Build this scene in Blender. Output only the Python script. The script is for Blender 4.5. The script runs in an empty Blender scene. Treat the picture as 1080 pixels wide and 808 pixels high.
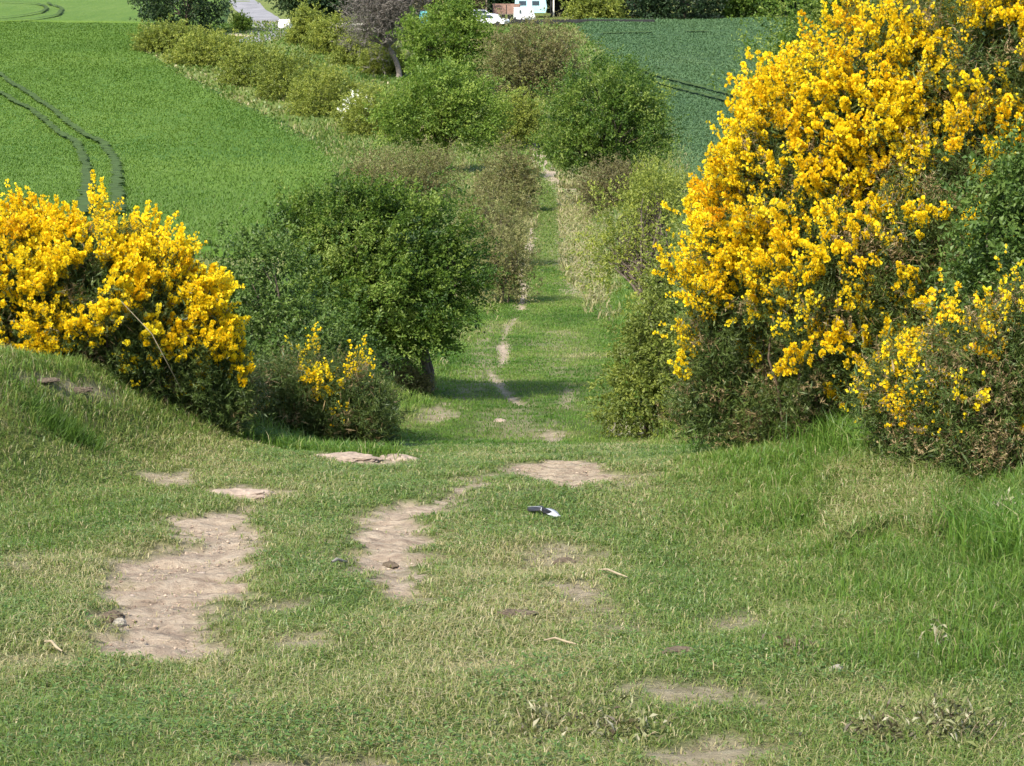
import bpy, math
import numpy as np

rng = np.random.default_rng(11)
C = bpy.context.scene.collection
scene = bpy.context.scene
R = math.radians

# ------------------------------------------------------------------ camera model (photo frame 1080 x 808)
F = 2166.0
PITCH = R(13.75)
CP, SP = math.cos(PITCH), math.sin(PITCH)


def ray(px, py):
    a = (px - 540.0) / F
    b = -(py - 404.0) / F
    return np.array([a, CP + b * SP, -SP + b * CP])


def at(px, py, Y):
    d = ray(px, py)
    return d * (Y / d[1])


def mpp(px, py, Y):                       # metres per photo pixel at that depth
    return Y / ray(px, py)[1] / F


# ------------------------------------------------------------------ numpy noise
def vnoise(x, y, seed=0):
    x = np.asarray(x, float); y = np.asarray(y, float)
    xi = np.floor(x).astype(np.int64); yi = np.floor(y).astype(np.int64)
    fx = x - xi; fy = y - yi
    fx = fx * fx * (3 - 2 * fx); fy = fy * fy * (3 - 2 * fy)

    def h(a, b):
        n = (a * 374761393 + b * 668265263 + seed * 1442695041) & 0xFFFFFFFF
        n = ((n ^ (n >> 13)) * 1274126177) & 0xFFFFFFFF
        n = (n ^ (n >> 16)) & 0xFFFF
        return n / 65535.0
    return (h(xi, yi) * (1 - fx) + h(xi + 1, yi) * fx) * (1 - fy) + (h(xi, yi + 1) * (1 - fx) + h(xi + 1, yi + 1) * fx) * fy


def fbm(x, y, seed=0, oct=3):
    s = 0; a = .5; t = 0
    for k in range(oct):
        s = s + a * vnoise(x * 2 ** k, y * 2 ** k, seed + k * 17); t += a; a *= .5
    return s / t


def sstep(a, b, x):
    t = np.clip((np.asarray(x, float) - a) / (b - a), 0, 1)
    return t * t * (3 - 2 * t)


# ------------------------------------------------------------------ terrain
PY = np.array([-400, -60, -20, 0, 6, 12, 15, 18, 22, 28, 40, 55, 70, 100, 127, 150, 200, 260, 400, 3500.])
PZ = np.array([45, 9.0, 2.0, -1.6, -2.66, -3.75, -4.3, -5.05, -5.98, -7.0, -8.9, -10.75, -12.3, -15.2, -16.9, -17.3, -17.3, -17.35, -18, -22.])


def _pchip():
    h = np.diff(PY); d = np.diff(PZ) / h
    m = np.zeros(len(PY)); m[0] = d[0]; m[-1] = d[-1]
    for i in range(1, len(PY) - 1):
        if d[i - 1] * d[i] > 0:
            w1 = 2 * h[i] + h[i - 1]; w2 = h[i] + 2 * h[i - 1]
            m[i] = (w1 + w2) / (w1 / d[i - 1] + w2 / d[i])
    return m


PM = _pchip()


def prof(y):
    y = np.clip(np.asarray(y, float), PY[0], PY[-1])
    i = np.clip(np.searchsorted(PY, y, side='right') - 1, 0, len(PY) - 2)
    h = PY[i + 1] - PY[i]; t = (y - PY[i]) / h
    t2 = t * t; t3 = t2 * t
    return (2 * t3 - 3 * t2 + 1) * PZ[i] + (t3 - 2 * t2 + t) * h * PM[i] + (-2 * t3 + 3 * t2) * PZ[i + 1] + (t3 - t2) * h * PM[i + 1]


def lane_x(y):
    return np.interp(y, [0, 14, 20, 31, 44, 75, 107, 138, 170], [-.1, -.05, .1, .36, .62, 1.3, 2.0, .6, -6])


EXTRA = []                                # (polygon, rise, edge) added to the ground


def bank(x, y):
    # grassy bank on the uphill side of the track
    dx, dy = 2.4, 5.2
    L = math.hypot(dx, dy)
    d = -((x + 3.6) * dy - (y - 11.7) * dx) / L
    d = d + (fbm(x * 1.1, y * 1.1, 5) - .5) * .5
    S = np.interp(-x, [1.2, 2.3, 2.9, 3.4, 5, 9], [0, .20, .46, .74, .95, 1.2])
    fade = 1 - sstep(19, 26, y)
    return S * sstep(-.2, 1.5, d) * fade


def H(x, y, extra=True):
    x = np.asarray(x, float); y = np.asarray(y, float)
    z = prof(y) + bank(x, y)
    z = z + .28 * sstep(1.3, 3.4, x) * sstep(4, 9, y) * (1 - sstep(19, 26, y))
    # sunken lane further down
    off = np.abs(x - lane_x(y))
    z = z + .55 * sstep(1.3, 3.2, off) * sstep(18, 26, y) * (1 - sstep(90, 130, y))
    # lumps
    near = 1 - sstep(25, 60, y)
    z = z + (fbm(x * .55, y * .55, 1) - .5) * .16 * near + (fbm(x * 2.3, y * 2.3, 2, 2) - .5) * .045 * near
    z = z + (fbm(x * .05, y * .05, 3) - .5) * 1.0 * sstep(60, 120, y) * sstep(6, 40, off)
    if extra:
        for poly, rise, edge, amp in EXTRA:
            lo = poly.min(0) - .5; hi = poly.max(0) + .5
            sel = (x > lo[0]) & (x < hi[0]) & (y > lo[1]) & (y < hi[1])
            if np.any(sel):
                z = np.array(z, float)
                z[sel] += rise * sstep(-edge, edge, sdf(poly, x[sel], y[sel]) + (fbm(x[sel] * 5, y[sel] * 5, 9) - .5) * amp)
    return z


def sdf(poly, x, y):                      # positive inside
    n = len(poly)
    d = np.full(x.shape, 1e9); inside = np.zeros(x.shape, bool)
    for i in range(n):
        a = poly[i]; b = poly[(i + 1) % n]
        e = b - a
        wx = x - a[0]; wy = y - a[1]
        t = np.clip((wx * e[0] + wy * e[1]) / (e @ e + 1e-12), 0, 1)
        d = np.minimum(d, np.hypot(wx - e[0] * t, wy - e[1] * t))
        c = ((a[1] > y) != (b[1] > y)) & (x < (b[0] - a[0]) * (y - a[1]) / (b[1] - a[1] + 1e-12) + a[0])
        inside ^= c
    return np.where(inside, d, -d)


_YS = np.concatenate([np.arange(4, 30, .01), np.arange(30, 150, .05), np.arange(150, 500, .2)])


def ground_at(px, py):
    d = ray(px, py)
    s = _YS / d[1]
    g = H(d[0] * s, _YS, False)
    k = np.argmax(d[2] * s <= g)
    if not np.any(d[2] * s <= g):
        k = len(_YS) - 1
    return np.array([d[0] * s[k], _YS[k], float(g[k])])


def gpoly(pts):
    return np.array([ground_at(*p)[:2] for p in pts])


# ------------------------------------------------------------------ mesh building
def mesh_np(name, V, faces, mats, attrs=None, smooth=False, mat_idx=None):
    """faces: list of int arrays (n,k)"""
    me = bpy.data.meshes.new(name)
    V = np.asarray(V, np.float32)
    me.vertices.add(len(V)); me.vertices.foreach_set('co', V.ravel())
    faces = [np.asarray(f, np.int32) for f in faces if len(f)]
    loops = np.concatenate([f.ravel() for f in faces])
    sizes = np.concatenate([np.full(len(f), f.shape[1], np.int32) for f in faces])
    start = np.concatenate([[0], np.cumsum(sizes)[:-1]]).astype(np.int32)
    me.loops.add(len(loops)); me.loops.foreach_set('vertex_index', loops)
    me.polygons.add(len(sizes)); me.polygons.foreach_set('loop_start', start)
    if mat_idx is not None:
        me.polygons.foreach_set('material_index', np.asarray(mat_idx, np.int32))
    me.polygons.foreach_set('use_smooth', np.full(len(sizes), smooth))
    for k, a in (attrs or {}).items():
        at_ = me.attributes.new(k, 'FLOAT', 'POINT')
        at_.data.foreach_set('value', np.asarray(a, np.float32))
    me.update(calc_edges=True)
    for m in (mats if isinstance(mats, (list, tuple)) else [mats]):
        me.materials.append(m)
    return me


def obj(name, me, parent=None, loc=None):
    o = bpy.data.objects.new(name, me)
    C.objects.link(o)
    if parent is not None:
        o.parent = parent
    if loc is not None:
        o.location = loc
    return o


def tag(o, label=None, cat=None, group=None, kind=None):
    for k, v in (('label', label), ('category', cat), ('group', group), ('kind', kind)):
        if v:
            o[k] = v
    return o


def thing(name, label, cat, loc, group=None):
    o = obj(name, None, None, loc)
    o.empty_display_size = .2
    return tag(o, label, cat, group)


def unit(v):
    return v / (np.linalg.norm(v, axis=-1, keepdims=True) + 1e-9)


def rand_unit(n):
    return unit(rng.normal(size=(n, 3)))


def leaves_mesh(name, P, D, N, L, W, v, mat, fold=.15, mid=.45):
    """one bent rhombic blade per point"""
    n = len(P)
    D = unit(D); S = unit(np.cross(D, N)); N2 = np.cross(S, D)
    L = np.broadcast_to(np.asarray(L, float), (n,))[:, None]; W = np.broadcast_to(np.asarray(W, float), (n,))[:, None]
    V = np.empty((n, 4, 3))
    V[:, 0] = P
    V[:, 1] = P + D * L * mid + S * W * .5 + N2 * L * fold
    V[:, 2] = P + D * L
    V[:, 3] = P + D * L * mid - S * W * .5 + N2 * L * fold
    idx = np.arange(n * 4).reshape(n, 4)
    return mesh_np(name, V.reshape(-1, 3), [idx], mat, {'v': np.repeat(v, 4)})


def tubes_mesh(name, paths, mat, sides=6, v=None):
    Vs = []; Fs = []; base = 0
    for pts, rad in paths:
        pts = np.asarray(pts, float); m = len(pts)
        T = np.gradient(pts, axis=0); T = unit(T)
        ref = np.array([.3, .2, .93]) if abs(T[0, 2]) < .9 else np.array([1., .1, 0])
        U = unit(np.cross(T, ref)); Wv = np.cross(T, U)
        ang = np.linspace(0, 2 * np.pi, sides, endpoint=False)
        ring = pts[:, None] + (U[:, None] * np.cos(ang)[None, :, None] + Wv[:, None] * np.sin(ang)[None, :, None]) * np.asarray(rad)[:, None, None]
        Vs.append(ring.reshape(-1, 3))
        i = np.arange(m - 1)[:, None] * sides; j = np.arange(sides)[None]
        a = i + j; b = i + (j + 1) % sides
        Fs.append(np.stack([a, b, b + sides, a + sides], -1).reshape(-1, 4) + base)
        base += m * sides
    return mesh_np(name, np.concatenate(Vs), [np.concatenate(Fs)], mat, smooth=True)


def limb(a, b, r0, r1, n=6, bow=.15, jit=.04):
    a = np.asarray(a, float); b = np.asarray(b, float)
    t = np.linspace(0, 1, n)[:, None]
    L = np.linalg.norm(b - a)
    p = a + (b - a) * t
    off = rng.normal(size=3) * bow * L; off[2] = abs(off[2])
    p = p + off * (4 * t * (1 - t)) * .5 + rng.normal(size=(n, 3)) * jit * L * np.minimum(t, 1) * (1 - t)
    return p, np.linspace(r0, r1, n)


# ------------------------------------------------------------------ materials
def new_mat(name):
    m = bpy.data.materials.new(name); m.use_nodes = True
    nt = m.node_tree; nt.nodes.clear()
    return m, nt, nt.nodes, nt.links


def ramp_node(nodes, stops):
    r = nodes.new('ShaderNodeValToRGB')
    el = r.color_ramp.elements
    while len(el) > 1:
        el.remove(el[-1])
    el[0].position = stops[0][0]; el[0].color = (*stops[0][1], 1)
    for p, c in stops[1:]:
        e = el.new(p); e.color = (*c, 1)
    return r


def leaf_mat(name, stops, trans=.42, rough=.5, spec=.3, tint=1.35, noise=None):
    m, nt, N, L = new_mat(name)
    a = N.new('ShaderNodeAttribute'); a.attribute_name = 'v'
    r = ramp_node(N, stops)
    fac = a.outputs['Fac']
    if noise:
        tc = N.new('ShaderNodeTexCoord'); nz = N.new('ShaderNodeTexNoise'); nz.inputs['Scale'].default_value = noise; nz.inputs['Detail'].default_value = 2
        L.new(tc.outputs['Object'], nz.inputs['Vector'])
        mm = N.new('ShaderNodeMath'); mm.operation = 'MULTIPLY_ADD'; mm.inputs[1].default_value = .7; mm.inputs[2].default_value = -.35
        L.new(nz.outputs['Fac'], mm.inputs[0])
        ad = N.new('ShaderNodeMath'); ad.operation = 'ADD'
        L.new(mm.outputs[0], ad.inputs[0]); L.new(fac, ad.inputs[1]); fac = ad.outputs[0]
    L.new(fac, r.inputs['Fac'])
    p = N.new('ShaderNodeBsdfPrincipled'); p.inputs['Roughness'].default_value = rough
    p.inputs['Specular IOR Level'].default_value = spec
    L.new(r.outputs['Color'], p.inputs['Base Color'])
    t = N.new('ShaderNodeBsdfTranslucent')
    mx = N.new('ShaderNodeMix'); mx.data_type = 'RGBA'; mx.blend_type = 'MULTIPLY'; mx.inputs['Factor'].default_value = 1
    mx.inputs['B'].default_value = (tint, tint, tint * .7, 1)
    L.new(r.outputs['Color'], mx.inputs['A']); L.new(mx.outputs['Result'], t.inputs['Color'])
    s = N.new('ShaderNodeMixShader'); s.inputs[0].default_value = trans
    L.new(p.outputs[0], s.inputs[1]); L.new(t.outputs[0], s.inputs[2])
    o = N.new('ShaderNodeOutputMaterial'); L.new(s.outputs[0], o.inputs['Surface'])
    return m


def solid_mat(name, col, rough=.7, noise=4.0, amt=.25, spec=.3, bump=.0, metal=0):
    m, nt, N, L = new_mat(name)
    tc = N.new('ShaderNodeTexCoord'); nz = N.new('ShaderNodeTexNoise'); nz.inputs['Scale'].default_value = noise; nz.inputs['Detail'].default_value = 5
    L.new(tc.outputs['Object'], nz.inputs['Vector'])
    lo = tuple(c * (1 - amt) for c in col); hi = tuple(min(1, c * (1 + amt)) for c in col)
    r = ramp_node(N, [(.3, lo), (.7, hi)]); L.new(nz.outputs['Fac'], r.inputs['Fac'])
    p = N.new('ShaderNodeBsdfPrincipled'); p.inputs['Roughness'].default_value = rough; p.inputs['Specular IOR Level'].default_value = spec
    p.inputs['Metallic'].default_value = metal
    L.new(r.outputs['Color'], p.inputs['Base Color'])
    if bump:
        b = N.new('ShaderNodeBump'); b.inputs['Strength'].default_value = bump; b.inputs['Distance'].default_value = .02
        L.new(nz.outputs['Fac'], b.inputs['Height']); L.new(b.outputs[0], p.inputs['Normal'])
    o = N.new('ShaderNodeOutputMaterial'); L.new(p.outputs[0], o.inputs['Surface'])
    return m


M = {}
M['hawthorn'] = leaf_mat('hawthorn_leaf', [(0, (.020, .048, .009)), (.4, (.054, .110, .015)), (.75, (.122, .19, .025)), (1, (.22, .28, .06))])
M['hawthorn_far'] = leaf_mat('fresh_leaf', [(0, (.050, .098, .014)), (.5, (.122, .20, .026)), (1, (.25, .32, .06))])
M['olive'] = leaf_mat('olive_leaf', [(0, (.095, .125, .024)), (.5, (.195, .235, .042)), (1, (.33, .35, .065))])
M['scrub'] = leaf_mat('scrub_leaf', [(0, (.10, .088, .042)), (.4, (.18, .155, .068)), (.75, (.17, .185, .058)), (1, (.30, .28, .12))])
M['darkleaf'] = leaf_mat('dark_leaf', [(0, (.012, .030, .012)), (.5, (.026, .055, .018)), (1, (.06, .095, .025))], trans=.2)
M['broad'] = leaf_mat('broad_leaf', [(0, (.030, .065, .012)), (.5, (.070, .125, .022)), (1, (.14, .20, .04))], trans=.3)
M['twigcrown'] = leaf_mat('bare_twig', [(0, (.07, .06, .05)), (1, (.17, .15, .125))], trans=.05)
M['blossom_white'] = leaf_mat('white_blossom', [(0, (.6, .6, .5)), (1, (.8, .8, .72))], trans=.2)
M['spine'] = leaf_mat('gorse_spine', [(0, (.034, .062, .013)), (.45, (.072, .108, .022)), (.72, (.11, .14, .03)), (.85, (.16, .11, .05)), (1, (.30, .22, .11))], trans=.2)
M['gorse_flower'] = leaf_mat('gorse_petal', [(0, (.70, .38, .010)), (.3, (.86, .60, .014)), (.7, (.90, .72, .02)), (1, (.90, .78, .05))], trans=.42, tint=1.08, spec=.2)
M['bark'] = solid_mat('bark', (.10, .08, .062), .9, 14, .4, .1, .6)
M['bark_grey'] = solid_mat('grey_bark', (.17, .145, .12), .9, 10, .35, .1, .5)
M['stem'] = solid_mat('gorse_stem', (.09, .065, .042), .9, 20, .4, .1)
M['grass'] = leaf_mat('grass_blade', [(0, (.046, .098, .013)), (.35, (.092, .160, .024)), (.62, (.155, .200, .044)), (.8, (.235, .225, .088)), (1, (.36, .31, .17))], trans=.3, rough=.45, spec=.35)
M['crop_l'] = None

M['fresh'] = leaf_mat('fresh_grass_blade', [(0, (.055, .125, .014)), (.35, (.105, .195, .026)), (.65, (.165, .235, .045)), (.85, (.26, .27, .10)), (1, (.38, .34, .19))], trans=.4, rough=.45, spec=.35)
# ------------------------------------------------------------------ bare-earth patches (world polygons)
SOIL = []


def soil(pts, amt=1., wob=.16):
    SOIL.append((gpoly(pts), amt, wob))


def trail(pts, w, amt=1.):
    g = gpoly(pts)
    for a, b in zip(g[:-1], g[1:]):
        e = b - a; n = np.array([-e[1], e[0]]) / (np.hypot(*e) + 1e-9) * w * .5
        SOIL.append((np.array([a + n, a - n, b - n, b + n]), amt, w * .9))


soil([(165, 545), (215, 541), (262, 534), (268, 575), (260, 612), (222, 648), (242, 690), (150, 693), (97, 690), (105, 652), (122, 636), (116, 590), (160, 582), (205, 566), (166, 558)])
soil([(228, 517), (262, 510), (302, 518), (272, 528), (235, 523)], 1, .1)
soil([(380, 545), (415, 531), (472, 524), (505, 506), (478, 533), (432, 548), (452, 570), (450, 600), (424, 628), (398, 612), (368, 600), (372, 570)])
soil([(398, 612), (424, 622), (452, 634), (425, 636)], .9, .06)
soil([(528, 489), (560, 487), (626, 481), (652, 505), (604, 516), (566, 506)], .95, .2)
soil([(476, 506), (518, 508), (500, 516)], .9, .08)
soil([(580, 615), (622, 612), (645, 640), (592, 636)], .75, .12)
soil([(688, 786), (790, 783), (775, 812), (700, 812)], .65, .15)
soil([(275, 799), (395, 798), (405, 815), (265, 815)], .7, .12)
soil([(155, 499), (200, 497), (205, 512), (165, 514)], .75, .12)
soil([(650, 722), (760, 716), (800, 738), (690, 742)], .6, .12)
soil([(535, 580), (600, 572), (640, 590), (570, 600)], .6, .14)
soil([(725, 655), (790, 645), (815, 662), (750, 668)], .55, .1)
soil([(0, 583), (32, 583), (30, 600), (0, 600)], .5, .1)
soil([(280, 672), (345, 664), (350, 678), (290, 684)], .65, .08)
soil([(225, 640), (330, 630), (300, 645), (250, 650)], .6, .08)
soil([(630, 500), (690, 498), (690, 515), (640, 515)], .5, .15)
soil([(20, 400), (60, 400), (130, 414), (128, 424), (60, 412)], .5, .1)
soil([(0, 690), (85, 690), (80, 706), (0, 706)], .35, .15)
soil([(340, 478), (385, 484), (430, 484), (430, 490), (360, 490)], .8, .12)
soil([(455, 695), (540, 695), (530, 706), (470, 706)], .4, .1)
soil([(524, 364), (535, 360), (537, 378), (528, 386)], 1, .08)
soil([(572, 452), (590, 454), (586, 468), (574, 466)], .9, .15)
soil([(590, 425), (600, 405), (606, 410), (598, 430)], .6, .1)
soil([(592, 310), (622, 310), (626, 205), (600, 200)], .6, .7)
soil([(548, 152), (566, 178), (592, 200), (612, 205), (585, 172), (566, 150)], .9, .7)
trail([(516, 390), (530, 410), (550, 427)], .07, 1)
trail([(549, 328), (553, 302), (547, 294), (558, 268), (560, 240)], .2, 1.0)
trail([(555, 235), (556, 200), (548, 170)], .25, .7)
trail([(530, 358), (535, 345), (545, 335)], .08, .8)

soil([(505, 440), (560, 420), (600, 470), (540, 478)], .3, .5)
soil([(560, 345), (610, 350), (600, 400), (570, 390)], .25, .6)
soil([(500, 345), (520, 340), (525, 400), (490, 420)], .3, .4)
soil([(440, 432), (470, 425), (480, 440), (450, 446)], .6, .2)
soil([(640, 440), (690, 450), (690, 462), (650, 458)], .7, .2)
soil([(590, 640), (680, 650), (700, 672), (600, 664)], .35, .2)
soil([(420, 515), (520, 500), (600, 515), (480, 540)], .2, .2)
soil([(470, 508), (515, 499), (525, 502), (480, 514)], .6, .12)
THATCH = gpoly([(868, 505), (930, 495), (1000, 512), (1012, 555), (985, 582), (935, 570), (885, 582), (860, 545)])
CLOD = gpoly([(18, 425), (60, 400), (110, 440), (112, 470), (60, 455)])
EXTRA.append((THATCH, .10, .05, .15))


def soil_mask(x, y):
    s = np.zeros(x.shape)
    for poly, amt, wob in SOIL:
        lo = poly.min(0) - .8; hi = poly.max(0) + .8
        sel = (x > lo[0]) & (x < hi[0]) & (y > lo[1]) & (y < hi[1])
        if not np.any(sel):
            continue
        xs = x[sel]; ys = y[sel]
        d = sdf(poly, xs, ys) + (fbm(xs * 6, ys * 6, 21) - .5) * wob * 2 + (fbm(xs * 20, ys * 14, 22, 2) - .5) * wob * 1.5
        s[sel] = np.maximum(s[sel], amt * sstep(-.12, .10, d + .01))
    return s


# ------------------------------------------------------------------ ground sheet
def lines(*segs):
    out = []
    for a, b, s in segs:
        out.append(np.arange(a, b, s))
    return np.unique(np.round(np.concatenate(out), 4))


gx = np.concatenate([-np.geomspace(2500, 60, 22), -np.arange(60, 14, -2.0), -np.arange(14, 5.2, -.3), np.arange(-5.2, 5.2, .04), np.arange(5.2, 14, .3), np.arange(14, 60, 2.0), np.geomspace(60, 2500, 22)])
gy = lines((-400, -40, 40), (-40, 3, 1.5), (3, 5, .1), (5, 18, .04), (18, 60, .13), (60, 140, .5), (140, 300, 2.5), (300, 600, 20), (600, 3400, 200))
GX, GY = np.meshgrid(gx, gy)
fx, fy = GX.ravel(), GY.ravel()
gs = soil_mask(fx, fy)
gz = H(fx, fy)
close = (fy > 3) & (fy < 60)
strata = (fbm(fx * 3 + fy * 1.2, fy * 14, 31, 4) - .5) * .10 + (fbm(fx * 11, fy * 17, 33, 3) - .5) * .05
gz = gz + np.where(close, gs * (-.035 + strata), 0)
nx, ny = len(gx), len(gy)
ii = (np.arange(ny - 1)[:, None] * nx + np.arange(nx - 1)[None]).ravel()
quads = np.stack([ii, ii + 1, ii + nx + 1, ii + nx], -1)


def ground_material():
    m, nt, N, L = new_mat('turf_and_earth')
    tc = N.new('ShaderNodeTexCoord')
    at_ = N.new('ShaderNodeAttribute'); at_.attribute_name = 'soil'

    def noise(scale, detail=5, rough=.6, vec=None):
        n = N.new('ShaderNodeTexNoise'); n.inputs['Scale'].default_value = scale; n.inputs['Detail'].default_value = detail; n.inputs['Roughness'].default_value = rough
        L.new(vec or tc.outputs['Object'], n.inputs['Vector'])
        return n
    n1 = noise(1.2); n2 = noise(40, 4); n3 = noise(.03, 4)
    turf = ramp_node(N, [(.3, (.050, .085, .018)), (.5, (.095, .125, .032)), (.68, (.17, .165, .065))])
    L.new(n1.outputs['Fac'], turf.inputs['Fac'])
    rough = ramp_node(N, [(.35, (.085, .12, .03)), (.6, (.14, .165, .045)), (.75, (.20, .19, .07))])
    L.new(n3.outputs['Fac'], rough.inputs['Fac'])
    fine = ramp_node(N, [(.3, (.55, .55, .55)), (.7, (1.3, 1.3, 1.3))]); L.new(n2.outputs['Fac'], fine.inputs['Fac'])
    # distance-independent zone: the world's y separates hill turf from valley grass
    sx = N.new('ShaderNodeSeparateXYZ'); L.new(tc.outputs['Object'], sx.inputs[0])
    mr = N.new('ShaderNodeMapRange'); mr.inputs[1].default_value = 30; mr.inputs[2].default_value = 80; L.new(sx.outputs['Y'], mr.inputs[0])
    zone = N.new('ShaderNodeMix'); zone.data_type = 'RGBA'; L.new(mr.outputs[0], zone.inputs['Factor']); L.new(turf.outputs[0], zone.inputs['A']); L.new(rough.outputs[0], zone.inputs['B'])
    t2 = N.new('ShaderNodeMix'); t2.data_type = 'RGBA'; t2.blend_type = 'MULTIPLY'; t2.inputs['Factor'].default_value = 1
    L.new(zone.outputs['Result'], t2.inputs['A']); L.new(fine.outputs[0], t2.inputs['B'])
    mp = N.new('ShaderNodeMapping'); mp.inputs['Scale'].default_value = (3, 11, 6); mp.inputs['Rotation'].default_value = (0, 0, .25); L.new(tc.outputs['Object'], mp.inputs['Vector'])
    n4 = noise(1.6, 8, .75, mp.outputs[0]); n5 = noise(14, 7, .75)
    dirt = ramp_node(N, [(.34, (.10, .074, .056)), (.42, (.25, .19, .138)), (.52, (.355, .285, .210)), (.66, (.46, .385, .29))])
    ad = N.new('ShaderNodeMix'); ad.data_type = 'FLOAT'; ad.inputs['Factor'].default_value = .45
    L.new(n4.outputs['Fac'], ad.inputs['A']); L.new(n5.outputs['Fac'], ad.inputs['B']); L.new(ad.outputs['Result'], dirt.inputs['Fac'])
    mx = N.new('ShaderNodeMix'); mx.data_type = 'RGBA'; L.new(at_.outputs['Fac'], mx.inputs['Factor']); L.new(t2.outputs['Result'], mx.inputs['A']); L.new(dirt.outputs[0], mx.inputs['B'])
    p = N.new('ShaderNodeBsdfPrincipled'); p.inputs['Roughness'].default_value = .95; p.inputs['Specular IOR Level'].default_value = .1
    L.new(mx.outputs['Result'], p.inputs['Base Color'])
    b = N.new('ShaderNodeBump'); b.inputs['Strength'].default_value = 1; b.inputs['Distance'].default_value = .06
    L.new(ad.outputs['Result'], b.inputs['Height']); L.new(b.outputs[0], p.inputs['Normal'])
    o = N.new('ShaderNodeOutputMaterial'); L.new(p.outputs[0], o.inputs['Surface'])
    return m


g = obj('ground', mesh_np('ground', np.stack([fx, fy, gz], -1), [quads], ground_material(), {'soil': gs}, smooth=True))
tag(g, kind='structure')


# ------------------------------------------------------------------ grass
def blades(name, x, y, h, w, lean, v, label, cat='grass', az=None, mat=None):
    n = len(x)
    z = H(x, y) - .004 - .03 * soil_mask(x, y)
    az = rng.uniform(0, 2 * np.pi, n) if az is None else az
    fa = az + rng.normal(0, .9, n)
    D = np.stack([np.cos(az), np.sin(az), np.zeros(n)], -1)
    S = np.stack([-np.sin(fa), np.cos(fa), np.zeros(n)], -1)
    P = np.stack([x, y, z], -1)
    up = np.array([0, 0, 1.])
    h = h[:, None]; w = w[:, None]; lean = lean[:, None]
    mid = P + up * h * .6 * (1 - .25 * lean) + D * h * lean * .28
    tip = P + up * h * (1 - .55 * lean) + D * h * lean * .95
    V = np.empty((n, 5, 3))
    V[:, 0] = P - S * w * .5; V[:, 1] = P + S * w * .5
    V[:, 2] = mid + S * w * .42; V[:, 3] = mid - S * w * .42
    V[:, 4] = tip
    b = (np.arange(n) * 5)[:, None]
    me = mesh_np(name, V.reshape(-1, 3), [b + np.array([0, 1, 2, 3]), b + np.array([3, 2, 4])], mat or M['grass'], {'v': np.repeat(v, 5)})
    o = obj(name, me)
    return tag(o, label, cat, kind='stuff')


def sample_wedge(n, y0, y1, power, slope=.62, base=1.4, xc=None):
    ys = np.linspace(y0, y1, 400)
    pdf = (slope * ys + base) * ys ** (-power)
    cdf = np.cumsum(pdf); cdf /= cdf[-1]
    y = np.interp(rng.uniform(size=n), cdf, ys)
    x = (rng.uniform(size=n) - .5) * (slope * y + base)
    return x, y


# short trodden turf
x, y = sample_wedge(640000, 4.6, 19, 1.25)
s = soil_mask(x, y)
patch = fbm(x * 1.6, y * .8, 41)
worn = fbm(x * 1.3 + 9, y * .5, 43)
keep = rng.uniform(size=len(x)) > np.clip(s * 1.12, 0, .975)
keep &= rng.uniform(size=len(x)) < np.clip(.45 + 1.2 * patch, 0, 1) * (1 - .85 * sstep(-.05, .15, sdf(THATCH, x, y)))
x, y, patch, worn, s = (a[keep] for a in (x, y, patch, worn, s))
right = sstep(.9, 2.1, x + (fbm(x * 1.2, y * 1.2, 51) - .5) * 1.4) * sstep(6.5, 7.6, y + (fbm(x * 2, y * 2, 52) - .5) * 1.2) * (1 - sstep(14.5, 17, y))
bk = sstep(.06, .4, bank(x, y))
left = sstep(2.0, 2.9, -x + (fbm(x * 1.2, y * 1.2, 53) - .5) * 1.2) * .5
tall = np.clip(right + bk * .8 + left * .5, 0, 1)
n = len(x)
h = rng.uniform(.02, .062, n) * (.6 + .9 * patch) * (1 + 1.7 * tall * rng.uniform(.3, 1, n)) * (1 - .5 * s)
w = .0032 * (.55 + y / 11) * rng.uniform(.7, 1.3, n)
dry = np.clip((worn - .46) * .9, -.2, .2) * (1 - tall) + .12 * (1 - tall) - .15 * right + .06 * bk + .25 * s
v = np.clip(rng.normal(.42, .2, n) + dry + .22 * (patch - .5), 0, 1)
v = np.where(rng.uniform(size=n) < .07, rng.uniform(.8, 1, n), v)
blades('grass', x, y, h, w, rng.uniform(.55, 1.45, n) - .35 * tall, v, 'short trodden green turf with straw blades on the track')

# clover, plantain and moss among the blades
hx, hy = sample_wedge(120000, 4.6, 18, 1.2)
hn = fbm(hx * 2.6, hy * 1.6, 45)
kp = (rng.uniform(size=len(hx)) < sstep(.48, .72, hn)) & (soil_mask(hx, hy) < .25) & (bank(hx, hy) < .1)
hx, hy = hx[kp], hy[kp]; n = len(hx)
hP = np.stack([hx, hy, H(hx, hy) + rng.uniform(.004, .03, n)], -1)
a_ = rng.uniform(0, 6.28, n)
M['herb'] = leaf_mat('clover_leaf', [(0, (.04, .095, .02)), (.5, (.085, .155, .035)), (.85, (.15, .20, .06)), (1, (.30, .30, .16))], trans=.3)
tag(obj('clover', leaves_mesh('clover', hP, np.stack([np.cos(a_), np.sin(a_), rng.uniform(-.2, .5, n)], -1), unit(rng.normal(size=(n, 3)) * .35 + np.array([0, 0, 1])), rng.uniform(.010, .028, n), rng.uniform(.008, .014, n), np.clip(rng.normal(.45, .2, n), 0, 1), M['herb'], fold=.1)), 'small rounded clover leaves spread through the turf', kind='stuff')

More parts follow.
